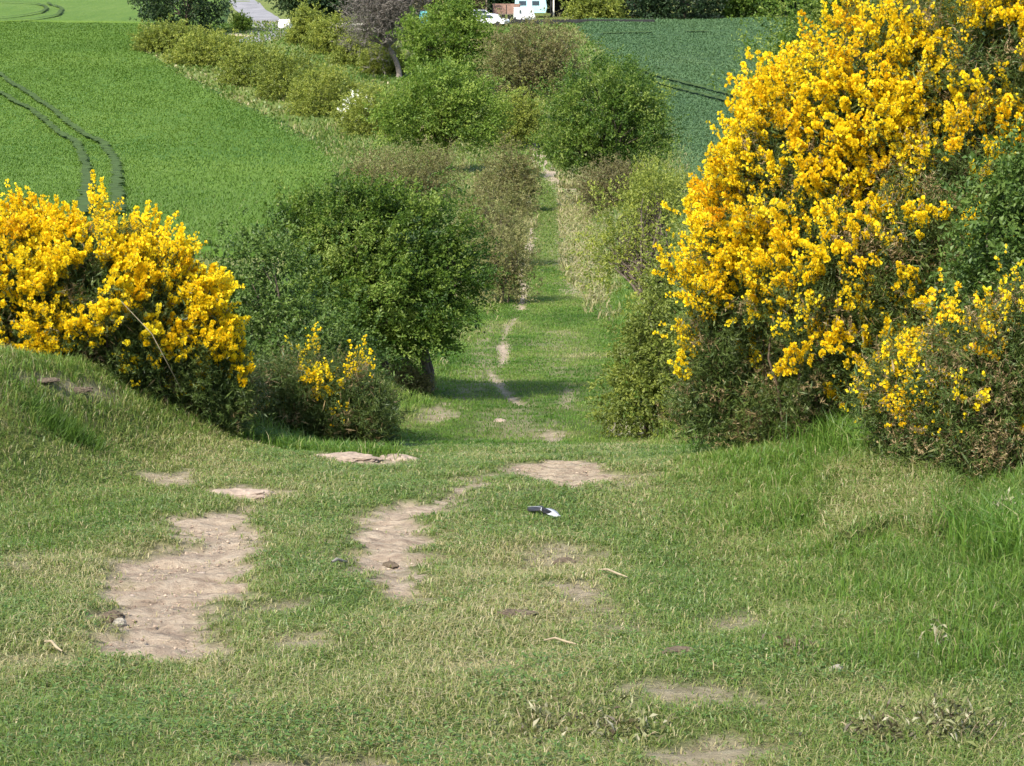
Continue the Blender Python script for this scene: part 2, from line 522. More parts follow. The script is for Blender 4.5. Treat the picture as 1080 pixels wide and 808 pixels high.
# longer tussocks on the verges
x, y = sample_wedge(170000, 5, 18.5, 1.1)
tn = fbm(x * 1.7, y * 1.7, 61)
right = sstep(1.1, 2.0, x + (fbm(x * 1.2, y * 1.2, 51) - .5) * 1.4) * sstep(6.8, 7.8, y + (fbm(x * 2, y * 2, 52) - .5) * 1.2) * (1 - sstep(14.5, 17, y))
bk = sstep(.05, .3, bank(x, y)) * .55
pr = np.clip(right * sstep(.36, .6, tn) + bk * sstep(.3, .6, tn) + .3 * sstep(2.2, 3, -x) * sstep(.45, .65, tn), 0, 1)
inth = sdf(THATCH, x, y) > -.05
keep = (rng.uniform(size=len(x)) < pr) & ~inth & (soil_mask(x, y) < .3)
x, y, tn = x[keep], y[keep], tn[keep]
n = len(x)
h = rng.uniform(.06, .15, n) * (.5 + tn) * np.where(x < 0, .75, 1.)
blades('grass_tussocks', x, y, h, .0042 * (.5 + y / 12) * rng.uniform(.7, 1.3, n), rng.uniform(.15, .75, n), np.clip(rng.normal(.30, .17, n) + np.where(x < 0, .1, 0) + (rng.uniform(size=n) < .07) * .5, 0, 1), 'longer lush green grass growing in tussocks on the verges', mat=M['fresh'])

# pale matted dry grass on the small shelf under the gorse
lo_, hi_ = THATCH.min(0) - .2, THATCH.max(0) + .2
x, y = rng.uniform(lo_[0], hi_[0], 26000), rng.uniform(lo_[1], hi_[1], 26000)
d1 = sdf(THATCH, x, y)
keep = rng.uniform(size=len(x)) < sstep(-.2, .25, d1 + (fbm(x * 4, y * 4, 71) - .5) * .7)
x2, y2 = x[keep], y[keep]
n = len(x2)
blades('dry_grass', x2, y2, rng.uniform(.04, .11, n), .005 * rng.uniform(.7, 1.4, n), rng.uniform(.9, 1.25, n), np.clip(rng.normal(.70, .2, n), 0, 1), 'pale matted dead grass lying on the shelf below the gorse')

# tall grass at the foot of the gorse and hedges
pts = []
for (px0, py0, px1, py1, cnt, wd) in [(745, 452, 930, 478, 9000, .4), (930, 478, 1060, 484, 1800, .12), (1040, 560, 1090, 600, 1200, .25), (0, 362, 130, 400, 4500, .35), (130, 400, 300, 470, 4500, .3), (300, 470, 410, 482, 2000, .2)]:
    a = ground_at(px0, py0); b = ground_at(px1, py1)
    t = rng.uniform(size=cnt)[:, None]
    p = a[:2] + (b[:2] - a[:2]) * t + rng.normal(size=(cnt, 2)) * wd * .5
    pts.append(np.concatenate([p, np.full((cnt, 1), .14 if px0 < 600 else .30)], 1))
pts = np.concatenate(pts); n = len(pts)
blades('tall_grass', pts[:, 0], pts[:, 1], pts[:, 2] * rng.uniform(.5, 1.3, n), .007 * rng.uniform(.7, 1.4, n), rng.uniform(.2, .9, n), np.clip(rng.normal(.25, .17, n) + (rng.uniform(size=n) < .08) * .55, 0, 1), 'tall arching green grass at the foot of the gorse', mat=M['fresh'])

# the lane further down, verges and valley
ys = rng.uniform(17, 62, 230000) ** 1.0
x = lane_x(ys) + rng.normal(size=len(ys)) * 3.0
off = np.abs(x - lane_x(ys)); s = soil_mask(x, ys)
keep = rng.uniform(size=len(x)) > np.clip(s * 1.3, 0, .97)
x, y, off, s = x[keep], ys[keep], off[keep], s[keep]
n = len(x); verge = sstep(1.1, 2.4, off + (fbm(x, y * .6, 81) - .5) * .8)
h = (.05 + .22 * verge) * rng.uniform(.5, 1.3, n)
pt = fbm(x * .9, y * .5, 83)
blades('lane_grass', x, y, h, .006 * y / 15 * rng.uniform(.6, 1.3, n), rng.uniform(.3, .9, n), np.clip(rng.normal(.34, .15, n) + (pt - .5) * 1.4 + .22 * verge * rng.uniform(0, 1.6, n) + .2 * s, 0, 1), 'mown grass and rough verges of the lane below the crest', mat=M['fresh'])
ys = rng.uniform(58, 150, 150000)
x = lane_x(ys) + rng.normal(size=len(ys)) * 6.5
off = np.abs(x - lane_x(ys)); s = soil_mask(x, ys)
keep = rng.uniform(size=len(x)) > np.clip(s * 1.25, 0, .95)
x, y, off, s = x[keep], ys[keep], off[keep], s[keep]
n = len(x); verge = sstep(1.0, 2.2, off)
blades('verge_grass', x, y, (.08 + .38 * verge) * rng.uniform(.5, 1.3, n), .0005 * y * rng.uniform(.6, 1.3, n), rng.uniform(.3, .9, n), np.clip(rng.normal(.44, .17, n) + .2 * verge * rng.uniform(-.3, 1.5, n) + .2 * s, 0, 1), 'rough grass along the lane where it runs into the valley')


ys = rng.uniform(20, 118, 40000)
x = lane_x(ys) + (rng.uniform(1.0, 3.4, len(ys)) - .55 * sstep(50, 62, ys)) * np.where(rng.uniform(size=len(ys)) < .75, 1, -1)
keep = (fbm(x * .9, ys * .22, 85) - .18 * (1 - sstep(40, 65, ys)) + .10 * (np.abs(x - lane_x(ys)) - 1.6)) > rng.uniform(.36, .54, len(x))
x, y = x[keep], ys[keep]; n = len(x)
blades('dead_grass', x, y, rng.uniform(.06, .28, n) * (.5 + y / 60), .0007 * y * rng.uniform(.6, 1.3, n), rng.uniform(.4, 1.1, n), np.clip(rng.normal(.8, .14, n), 0, 1), 'grey straw coloured dead grass along the far lane')
ys = rng.uniform(120, 262, 150000)
x = rng.uniform(-75, 30, len(ys)) * ys / 200
keep = fbm(x * .12, ys * .05, 87) + rng.uniform(-.3, .3, len(x)) > .35
x, y = x[keep], ys[keep]; n = len(x)
blades('rough_grass', x, y, rng.uniform(.15, .5, n), .0009 * y * rng.uniform(.6, 1.4, n), rng.uniform(.3, 1.0, n), np.clip(rng.normal(.45, .17, n) + (fbm(x * .2, y * .08, 88) - .5) * .8, 0, 1), 'rough grass between the hedges on the valley floor')


# ------------------------------------------------------------------ crop fields
def crop_mat(name, stops, streak):
    m, nt, N, L = new_mat(name)
    tc = N.new('ShaderNodeTexCoord')
    mp = N.new('ShaderNodeMapping'); mp.inputs['Rotation'].default_value = (0, 0, streak); mp.inputs['Scale'].default_value = (.9, .12, .5); L.new(tc.outputs['Object'], mp.inputs['Vector'])
    n1 = N.new('ShaderNodeTexNoise'); n1.inputs['Scale'].default_value = .9; n1.inputs['Detail'].default_value = 6; L.new(mp.outputs[0], n1.inputs['Vector'])
    n2 = N.new('ShaderNodeTexNoise'); n2.inputs['Scale'].default_value = .035; n2.inputs['Detail'].default_value = 3; L.new(tc.outputs['Object'], n2.inputs['Vector'])
    n3 = N.new('ShaderNodeTexNoise'); n3.inputs['Scale'].default_value = 2.2; n3.inputs['Detail'].default_value = 4; L.new(tc.outputs['Object'], n3.inputs['Vector'])
    a = N.new('ShaderNodeMix'); a.data_type = 'FLOAT'; a.inputs['Factor'].default_value = .5; L.new(n1.outputs['Fac'], a.inputs['A']); L.new(n2.outputs['Fac'], a.inputs['B'])
    b = N.new('ShaderNodeMix'); b.data_type = 'FLOAT'; b.inputs['Factor'].default_value = .35; L.new(a.outputs['Result'], b.inputs['A']); L.new(n3.outputs['Fac'], b.inputs['B'])
    r = ramp_node(N, stops); L.new(b.outputs['Result'], r.inputs['Fac'])
    p = N.new('ShaderNodeBsdfPrincipled'); p.inputs['Roughness'].default_value = .8; p.inputs['Specular IOR Level'].default_value = .15
    L.new(r.outputs[0], p.inputs['Base Color'])
    bu = N.new('ShaderNodeBump'); bu.inputs['Strength'].default_value = .7; bu.inputs['Distance'].default_value = .25
    L.new(n3.outputs['Fac'], bu.inputs['Height']); L.new(bu.outputs[0], p.inputs['Normal'])
    o = N.new('ShaderNodeOutputMaterial'); L.new(p.outputs[0], o.inputs['Surface'])
    return m


M['crop_l'] = crop_mat('young_cereal', [(.42, (.035, .084, .008)), (.5, (.048, .103, .011)), (.58, (.070, .124, .016))], .9)
M['crop_far'] = crop_mat('pale_cereal', [(.38, (.058, .112, .012)), (.5, (.076, .132, .017)), (.62, (.10, .152, .026))], .3)
M['crop_r'] = crop_mat('blue_green_cereal', [(.42, (.025, .054, .019)), (.5, (.032, .065, .023)), (.58, (.046, .080, .029))], -.6)


def ramble(name, rows, m, label):
    """a crop standing .3 m above the ground; rows = list of (y, x0, x1)"""
    rows = np.array(rows); nxr = 110
    t = np.linspace(0, 1, nxr)
    X = rows[:, 1][:, None] + (rows[:, 2] - rows[:, 1])[:, None] * t
    X[:, 1:-1] += rng.normal(size=(len(rows), nxr - 2)) * .05
    edge = (np.arange(nxr) == 0) | (np.arange(nxr) == nxr - 1)
    X[:, edge] += (fbm(rows[:, 0] * .6, rows[:, 0] * 0 + 3, 91)[:, None] - .5) * 1.4
    Y = np.repeat(rows[:, 0][:, None], nxr, 1)
    Z = H(X.ravel(), Y.ravel()).reshape(X.shape) + .03 + .29 * sstep(0, 2.2, np.minimum(X - X.min(1, keepdims=True), X.max(1, keepdims=True) - X)) + (fbm(X * .8, Y * .8, 92) - .5) * .14
    V = np.stack([X, Y, Z], -1)
    # skirts down into the ground on every side
    low = V.copy(); low[..., 2] -= .6
    nr = len(rows); idx = np.arange(nr * nxr).reshape(nr, nxr)
    q = np.stack([idx[:-1, :-1], idx[:-1, 1:], idx[1:, 1:], idx[1:, :-1]], -1).reshape(-1, 4)
    loop = np.concatenate([idx[0], idx[1:, -1], idx[-1, ::-1][1:], idx[::-1, 0][1:-1]])
    k = len(loop); base = nr * nxr
    lv = low.reshape(-1, 3)[loop]
    a = np.arange(k); b = (a + 1) % k
    sk = np.stack([loop[b], loop[a], base + a, base + b], -1)
    me = mesh_np(name, np.concatenate([V.reshape(-1, 3), lv]), [q, sk], m, smooth=True)
    return tag(obj(name, me), label, 'field', kind='structure')


edge = np.array([ground_at(*p)[:2] for p in [(150, 52), (190, 77), (240, 104), (300, 131), (345, 156), (370, 172), (372, 200), (330, 240), (300, 262)]])
edge = edge[np.argsort(edge[:, 1])]
ytop = ground_at(100, 27)[1]
rows = [(yy, -40 - .55 * yy, float(np.interp(yy, edge[:, 1], edge[:, 0]))) for yy in np.arange(edge[0, 1] - 4, ytop, .9)]
ramble('crop_field', rows, M['crop_l'], 'bright green young cereal field with tractor tramlines')
rows = [(yy, -60 - .5 * yy, -.115 * yy - 6) for yy in np.arange(ytop + 1.2, ytop + 180, 2.5)]
ramble('crop_field', rows, M['crop_far'], 'paler green field beyond the tramlined cereal')
redge = np.array([ground_at(*p)[:2] for p in [(604, 24), (640, 62), (690, 120), (715, 190)]])
redge = redge[np.argsort(redge[:, 1])]
rows = [(yy, float(np.interp(yy, redge[:, 1], redge[:, 0])), 60 + .4 * yy) for yy in np.arange(redge[0, 1] - 8, ground_at(700, 23)[1], .9)]
ramble('crop_field', rows, M['crop_r'], 'blue green cereal field beside the dark wood')

def cereal(name, y0, y1, xa, xb, n_, stops, label, row):
    ys = y0 + (y1 - y0) * rng.uniform(size=n_) ** 1.25
    x0 = xa(ys); x1 = xb(ys)
    x = x0 + (x1 - x0) * rng.uniform(size=n_)
    q = np.round((x * math.cos(row) + ys * math.sin(row)) / .5) * .5 - (x * math.cos(row) + ys * math.sin(row))
    x = x + q * math.cos(row) * .7
    kp = (x < x1 - .2) & (x > x0)
    x, ys = x[kp], ys[kp]; n = len(x)
    m = leaf_mat(name + '_leaf', stops, trans=.3, rough=.55)
    z = H(x, ys) + .03 + .25 * sstep(0, 2.2, np.minimum(x1[kp] - x, x - x0[kp]))
    a = rng.uniform(0, 6.28, n)
    P = np.stack([x, ys, z], -1)
    D = np.stack([np.cos(a) * .8, np.sin(a) * .8, rng.uniform(.3, 1, n)], -1)
    big = fbm(x * .06, ys * .06, 97) - .5
    tag(obj(name, leaves_mesh(name, P, D, np.stack([np.cos(a), np.sin(a), np.full(n, 1.)], -1), rng.uniform(.12, .28, n), .00055 * ys, np.clip(.45 + big * .8 + rng.normal(0, .10, n), 0, 1), m, fold=.05)), label, 'crop', kind='stuff')


cereal('cereal_crop', edge[0, 1] - 3, ytop, lambda q: -6 - .255 * q, lambda q: np.interp(q, edge[:, 1], edge[:, 0]), 300000, [(0, (.060, .122, .013)), (.5, (.088, .162, .019)), (1, (.130, .205, .032))], 'young green cereal leaves of the tramlined field', .9)
cereal('cereal_crop', redge[0, 1] - 6, ground_at(700, 23)[1], lambda q: np.interp(q, redge[:, 1], redge[:, 0]), lambda q: 6 + .13 * q, 160000, [(0, (.054, .108, .042)), (.5, (.072, .136, .053)), (1, (.105, .165, .068))], 'blue green cereal leaves of the field by the wood', -.5)

M['tram'] = solid_mat('shaded_tramline_soil', (.042, .070, .018), .95, 1.5, .35, .1)  # wheel-track green, darkened in colour for the shade between standing crop


def strip(name, pts, width, m, lift, label=None, kind='structure', edge_noise=.25):
    g = np.array([ground_at(*p)[:2] for p in pts])
    seg = np.hypot(*np.diff(g, axis=0).T); cum = np.concatenate([[0], np.cumsum(seg)])
    tt = np.arange(0, cum[-1], max(width * .6, .3))
    cx = np.interp(tt, cum, g[:, 0]); cy = np.interp(tt, cum, g[:, 1])
    kw = 25
    if len(tt) > 2 * kw:
        ker = np.hanning(kw + 2)[1:-1]; ker /= ker.sum(); q_ = kw // 2
        cx[q_:-q_] = np.convolve(cx, ker, 'valid'); cy[q_:-q_] = np.convolve(cy, ker, 'valid')
    cx = cx + (fbm(tt * .25, tt * 0 + width, 95) - .5) * .35 * (kind == 'structure' and width < 1)
    T = unit(np.stack([np.gradient(cx), np.gradient(cy)], -1)); Nn = np.stack([-T[:, 1], T[:, 0]], -1)
    V = []
    for k in (-1, -.5, 0, .5, 1):
        wv = width * .5 * k * (1 + (rng.uniform(size=len(tt)) - .5) * 2 * edge_noise)
        p = np.stack([cx, cy], -1) + Nn * wv[:, None]
        V.append(np.concatenate([p, (H(p[:, 0], p[:, 1]) + lift)[:, None]], 1))
    V = np.stack(V, 1); m_ = len(tt)
    idx = np.arange(m_ * 5).reshape(m_, 5)
    q = np.stack([idx[:-1, :-1], idx[1:, :-1], idx[1:, 1:], idx[:-1, 1:]], -1).reshape(-1, 4)
    me = mesh_np(name, V.reshape(-1, 3), [q], m, smooth=True)
    return tag(obj(name, me), label, None, kind=kind)


for pts in ([(-40, 60), (0, 83), (50, 118), (108, 158), (121, 176), (124, 195), (124, 240)],
            [(-40, 82), (0, 104), (45, 131), (80, 156), (89, 176), (91, 195), (90, 240)],
            [(-20, 24), (20, 21), (44, 17), (50, 12), (40, 7), (-10, 5)], [(-20, 28), (30, 25), (62, 20), (66, 13), (50, 6)],
            [(655, 70), (700, 88), (770, 106), (840, 124)], [(665, 82), (710, 98), (775, 115), (840, 131)]):
    strip('tractor_track', pts, .5, M['tram'], .56, 'wheel track in the crop with its shade painted dark', edge_noise=.6)
for pts in ([(632, 39.5), (660, 38.5), (690, 38)], [(722, 37), (750, 37)]):
    strip('tractor_track', pts, .9, M['tram'], .52, 'wheel track in the crop with its shade painted dark')
M['road'] = solid_mat('grey_road', (.19, .185, .19), .85, .6, .2, .3)
strip('road', [(244, -6), (262, 8), (277, 19), (285, 29), (282, 38), (262, 46)], 4.2, M['road'], .05, 'pale grey farm road', edge_noise=.03)
M['verge'] = solid_mat('pale_track', (.36, .31, .20), .95, .8, .25, .1)
strip('dirt_track', [(240, 36), (256, 38), (275, 40)], 2.2, M['verge'], .09, 'pale dirt track off the road', edge_noise=.2)


# ------------------------------------------------------------------ trees and bushes
def blob(px, py, Y, rx, rz, ry=None):
    c = at(px, py, Y); k = mpp(px, py, Y)
    return c, np.array([rx * k, (ry if ry else .85 * rx * k), rz * k])


def on_blobs(blobs, n, lo, hi, rough=.14):
    cs = np.array([b[0] for b in blobs]); rs = np.array([b[1] for b in blobs])
    area = (rs[:, 0] * rs[:, 1] + rs[:, 0] * rs[:, 2] + rs[:, 1] * rs[:, 2])
    P = []; Nn = []; Q = []
    got = 0
    while got < n:
        k = rng.choice(len(blobs), n, p=area / area.sum())
        u = rand_unit(n)
        q = rng.uniform(lo, hi, n) * (1 + rng.normal(0, rough, n).clip(-.3, .3))
        p = cs[k] + u * rs[k] * q[:, None]
        ok = np.ones(n, bool)
        for j in range(len(blobs)):
            dd = (((p - cs[j]) / rs[j]) ** 2).sum(1)
            ok &= (dd > .45 * lo * lo + .2) | (k == j)
        ok &= p[:, 2] > H(p[:, 0], p[:, 1]) + .02
        P.append(p[ok]); Nn.append(unit(u / rs[k])[ok]); Q.append(q[ok]); got += ok.sum()
    return np.concatenate(P)[:n], np.concatenate(Nn)[:n], np.concatenate(Q)[:n]


def crown(P, Nn, shoots, leaves, slen, llen, lwid, mat, wind=(0, 0, 0), droop=.25, spread=.1, up=.45, jitter=.55, vbase=.5, vspread=.16, lo_dir=.9):
    """leafy shoots round clump points -> mesh"""
    nC = len(P)
    cv = rng.normal(0, vspread, nC)
    ci = np.repeat(np.arange(nC), shoots); n = len(ci)
    S0 = P[ci] + rng.normal(size=(n, 3)) * spread
    D = unit(Nn[ci] * .7 + np.array([0, 0, up]) + np.asarray(wind) + rng.normal(size=(n, 3)) * jitter * .6)
    ln = slen * rng.uniform(.5, 1.3, n)
    sv = cv[ci] + rng.normal(0, .1, n)
    si = np.repeat(np.arange(n), leaves); m = len(si)
    t = rng.uniform(.05, 1, m)
    Pl = S0[si] + D[si] * (ln[si] * t)[:, None] - np.array([0, 0, 1.]) * (droop * ln[si] * t * t)[:, None] + rng.normal(size=(m, 3)) * (slen * .06)
    Dl = unit(D[si] + rng.normal(size=(m, 3)) * lo_dir - np.array([0, 0, droop]))
    Nl = unit(rng.normal(size=(m, 3)) * .8 + np.array([0, 0, .8]) + .5 * Nn[ci[si]])
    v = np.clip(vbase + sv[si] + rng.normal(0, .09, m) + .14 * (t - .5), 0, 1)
    sc = rng.uniform(.65, 1.25, m)
    return leaves_mesh('crown', Pl, Dl, Nl, llen * sc, lwid * sc, v, mat)


def tree(name, label, cat, blobs, base, mat, clumps, shoots, leaves, slen, llen, lwid, bark='bark', trunk_r=.12, stems=1, group=None, lo=.45, hi=1.0, wind=(0, 0, 0), droop=.3, spread=None, limbs=26, vbase=.5, stemname='trunk', vspread=.16, jitter=.55, up=.45, twig=None, rough=.14):
    base = np.asarray(base, float); base = np.array([base[0], base[1], float(H(base[0:1], base[1:2])[0])])
    root = thing(name, label, cat, base, group)
    P, Nn, Q = on_blobs(blobs, clumps, lo, hi, rough)
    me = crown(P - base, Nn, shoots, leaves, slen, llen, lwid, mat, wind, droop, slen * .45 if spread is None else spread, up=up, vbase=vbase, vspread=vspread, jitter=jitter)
    c0 = np.mean([b[0] for b in blobs], axis=0)
    hub = base + (c0 - base) * .45
    paths = []
    hubs = []
    for k in range(stems):
        o = rng.normal(size=3) * trunk_r * (1.5 if stems > 1 else 0); o[2] = 0
        hh = hub + o * 1.2 + rng.normal(size=3) * trunk_r * (.8 if stems > 1 else 1)
        p, r_ = limb(base + o - np.array([0, 0, .08]), hh, trunk_r * (1 if stems == 1 else .55), trunk_r * (.7 if stems == 1 else .4), 7, .12)
        if stems == 1:
            r_[0] *= 1.35
        paths.append((p - base, r_)); hubs.append(hh)
    tr = obj(stemname, tubes_mesh(stemname, paths, M[bark], 8), root)
    bp = []
    pick = rng.choice(len(P), min(limbs, len(P)), replace=False)
    for j, i in enumerate(pick):
        h0 = hubs[j % len(hubs)]
        p, r_ = limb(h0, P[i] - .5 * slen * Nn[i], trunk_r * .42, trunk_r * .06, 7, .18)
        bp.append((p - base, r_))
        for q in range(twig or 0):
            s0 = p[rng.integers(2, 6)]
            e0 = P[rng.integers(len(P))]
            e0 = s0 + (e0 - s0) * min(1., (.9 * slen * 3) / (np.linalg.norm(e0 - s0) + 1e-6))
            p2, r2 = limb(s0, e0, trunk_r * .12, trunk_r * .03, 5, .2)
            bp.append((p2 - base, r2))
    if bp:
        obj('limbs' if False else 'branch', tubes_mesh('branch', bp, M[bark], 5), tr if stemname == 'trunk' else root)
    obj('crown' if cat == 'tree' else 'foliage', me, root)
    return root


def gorse(name, label, blobs, base, clumps, flower_fn, shoots=9, spines=24, dead=.12, group=None, slen=.17, fl_per=18, stems_n=60, old=0.0):
    base = np.asarray(base, float); base = np.array([base[0], base[1], float(H(base[0:1], base[1:2])[0])])
    root = thing(name, label, 'gorse', base, group)
    P, Nn, Q = on_blobs(blobs, clumps, .62, 1.02, .1)
    nC = len(P)
    zmin = P[:, 2].min(); zmax = P[:, 2].max()
    fp = flower_fn(P, Nn, (P[:, 2] - zmin) / (zmax - zmin)) * sstep(.66, .82, Q)
    flo = rng.uniform(size=nC) < fp
    ci = np.repeat(np.arange(nC), shoots); n = len(ci)
    S0 = P[ci] + rng.normal(size=(n, 3)) * .055
    head = unit(Nn * .62 + np.array([0, 0, .6]) + rng.normal(size=(nC, 3)) * .3)
    D = unit(head[ci] + rng.normal(size=(n, 3)) * np.where(flo, .2, .4)[ci][:, None])
    ln = slen * rng.uniform(.55, 1.35, n) * rng.choice([.75, 1., 1.25], nC)[ci]
    cv = rng.normal(.36, .17, nC)
    isdead = (rng.uniform(size=nC) < dead) & ~flo
    cv[isdead] = rng.uniform(.8, 1.0, isdead.sum())
    # spines
    si = np.repeat(np.arange(n), spines); m = len(si)
    t = rng.uniform(-.3, 1, m)
    Ps = S0[si] + D[si] * (ln[si] * t)[:, None]
    Ds = unit(D[si] * .5 + rng.normal(size=(m, 3)))
    sl = rng.uniform(.018, .042, m)
    me = leaves_mesh('foliage', Ps - base, Ds, rand_unit(m), sl, .0062, np.clip(cv[ci[si]] + rng.normal(0, .1, m), 0, 1), M['spine'], fold=0, mid=.3)
    obj('foliage', me, root)
    # flowers
    fi = np.where(flo[ci])[0]
    if len(fi):
        lush = rng.choice([.35, .8, 1.3], nC)[ci[fi]]
        cnt = np.maximum(3, (fl_per * lush * rng.uniform(.6, 1.2, len(fi)))).astype(int)
        ki = np.repeat(fi, cnt); m = len(ki)
        t = 1.05 - .75 * rng.uniform(0, 1, m) ** 1.3
        axis = D[ki]
        ro = rand_unit(m); ro = unit(ro - axis * (ro * axis).sum(1, keepdims=True))
        Pf = S0[ki] + axis * (ln[ki] * t)[:, None] + ro * rng.uniform(.004, .014, m)[:, None]
        Df = unit(ro * .8 + axis * .7 + np.array([0, 0, .25]) + rng.normal(size=(m, 3)) * .25)
        fv = rng.normal(.55, .14, nC)[ci[ki]] + rng.normal(0, .14, m) - old * (rng.uniform(size=nC) < .4)[ci[ki]] * .5
        fv = np.clip(fv, 0, 1)
        # banner petal broad and upright, keel narrow and forward
        N1 = unit(axis + rng.normal(size=(m, 3)) * .4)
        P2 = np.concatenate([Pf, Pf]); D2 = np.concatenate([unit(Df + np.array([0, 0, .5])), unit(Df * 1. + rng.normal(size=(m, 3)) * .2)])
        N2 = np.concatenate([N1, rand_unit(m)])
        sz = rng.uniform(.8, 1.25, m)
        Ls = np.concatenate([.023 * sz, .020 * sz]); Ws = np.concatenate([.023 * sz, .011 * sz])
        obj('blossom', leaves_mesh('blossom', P2 - base, D2, N2, Ls, Ws, np.concatenate([fv, np.clip(fv + .08, 0, 1)]), M['gorse_flower'], fold=.18, mid=.6), root)
    # stems
    paths = []
    for i in rng.choice(nC, min(stems_n, nC), replace=False):
        st = np.array([P[i, 0] * .55 + base[0] * .45, P[i, 1] * .55 + base[1] * .45 + .15, 0]) + rng.normal(size=3) * .12
        st[2] = float(H(st[0:1], st[1:2])[0]) - .03
        p, r_ = limb(st, P[i] - Nn[i] * .34, .013, .003, 8, .2, .12)
        paths.append((p - base, r_))
    obj('stem', tubes_mesh('stem', paths, M['stem'], 5), root)
    # a dusky inner mass of older green and dead sprigs
    Pi, Ni, Qi = on_blobs(blobs, int(clumps * .8), .35, .8, .1)
    ci = np.repeat(np.arange(len(Pi)), 26); m = len(ci)
    Pd = Pi[ci] + rng.normal(size=(m, 3)) * .09
    obj('inner_sprigs', leaves_mesh('inner_sprigs', Pd - base, unit(rng.normal(size=(m, 3)) + np.array([0, 0, .5])), rand_unit(m), rng.uniform(.05, .12, m), .014, np.clip(rng.normal(.35, .25, m) + (rng.uniform(size=m) < .15) * .4, 0, 1), M['spine'], fold=0), root)
    return root


# --- gorse in flower, uphill side of the track
YB = 16.6
lb = [blob(-90, 318, 17, 110, 92), blob(15, 322, YB, 100, 90), blob(100, 326, YB, 92, 92), blob(160, 346, YB, 68, 88), blob(208, 384, YB, 44, 70), blob(238, 422, YB, 30, 44)]
gorse('gorse_bush', 'dense gorse bush covered in yellow flowers on the grassy bank', lb, at(110, 400, 16.6), 1500,
      lambda P, N, z: np.clip(.25 + 1.0 * sstep(.30, .50, z + (fbm(P[:, 0] * 1.6, P[:, 2] * 1.6, 101) - .5) * .5), 0, 1) * sstep(.16, .45, z + .12 * sstep(-3.4, -2.4, P[:, 0])) * np.where(fbm(P[:, 0] * 3.5 + 5, P[:, 2] * 3.5, 103) > .30, 1, .2), shoots=11, fl_per=40, dead=.1, slen=.135)
sb = [blob(296, 425, 18.2, 36, 40), blob(320, 420, 18.6, 42, 50), blob(362, 432, 18.4, 48, 45), blob(392, 445, 18.6, 26, 34)]
gorse('gorse_bush', 'small dark gorse with a few yellow sprigs below the dense gorse', sb, at(360, 460, 18.5), 420,
      lambda P, N, z: .32 * sstep(.60, .78, fbm(P[:, 0] * 3.2, P[:, 2] * 3.2, 107) + .25 * np.exp(-((P[:, 0] - at(355, 410, 18.4)[0]) / .34) ** 2)), dead=.14, fl_per=18, stems_n=26)

# --- big gorse on the other side
rb = [blob(768, 370, 15.6, 48, 85), blob(805, 270, 15.6, 80, 110), blob(850, 200, 15.4, 90, 115), blob(930, 120, 15.2, 95, 115), blob(1030, 110, 15, 110, 140), blob(900, 310, 14.9, 100, 115), blob(1000, 270, 14.5, 100, 130), blob(1120, 120, 15, 110, 150), blob(752, 425, 15.8, 42, 42), blob(800, 415, 15.6, 60, 50), blob(870, 415, 15.3, 60, 55), blob(940, 420, 15, 60, 60), blob(1010, 430, 14.8, 60, 60)]


def right_fl(P, N, z):
    nz = .45 * fbm(P[:, 0] * 2.2, P[:, 2] * 2.2 + P[:, 1], 111) + .55 * fbm(P[:, 0] * 5.5, P[:, 2] * 5.5 + P[:, 1] * 2, 112)
    lx = np.maximum(sstep(at(1000, 200, 15)[0], at(780, 200, 15)[0], P[:, 0]), .95 * sstep(.72, .9, z))
    k = mpp(880, 300, 15.2)
    out = np.clip((.85 + .15 * lx) * sstep(.42, .53, nz + .11 * lx) * sstep(.08, .3, z), 0, 1)
    for px, py, rx, ry, a in ((850, 385, 95, 75, .95), (760, 430, 60, 40, .8), (950, 310, 45, 45, .5), (1020, 75, 28, 22, .5), (985, 165, 32, 26, .5), (900, 245, 50, 35, .5)):
        q = at(px, py, 15.0)
        out = out * (1 - a * np.exp(-(((P[:, 0] - q[0]) / (rx * k)) ** 2 + ((P[:, 2] - q[2]) / (ry * k)) ** 2)))
    return out


gorse('gorse_bush', 'tall spreading gorse with scattered yellow flowers and brown twigs beside the track', rb, at(880, 440, 15.2), 2900, right_fl, dead=.2, fl_per=32, stems_n=60, old=.2)
rb2 = [blob(965, 435, 12.5, 52, 66), blob(1030, 430, 12.2, 72, 90), blob(1095, 415, 12.1, 60, 110), blob(1050, 490, 12.0, 60, 45)]
gorse('gorse_bush', 'dark low gorse with sparse yellow flowers in front of the tall gorse', rb2, at(1030, 515, 12.3), 800,
      lambda P, N, z: .36 * sstep(.47, .6, fbm(P[:, 0] * 3.8 + 7, P[:, 2] * 3.8, 117)), dead=.28, fl_per=13, stems_n=50, old=.5)

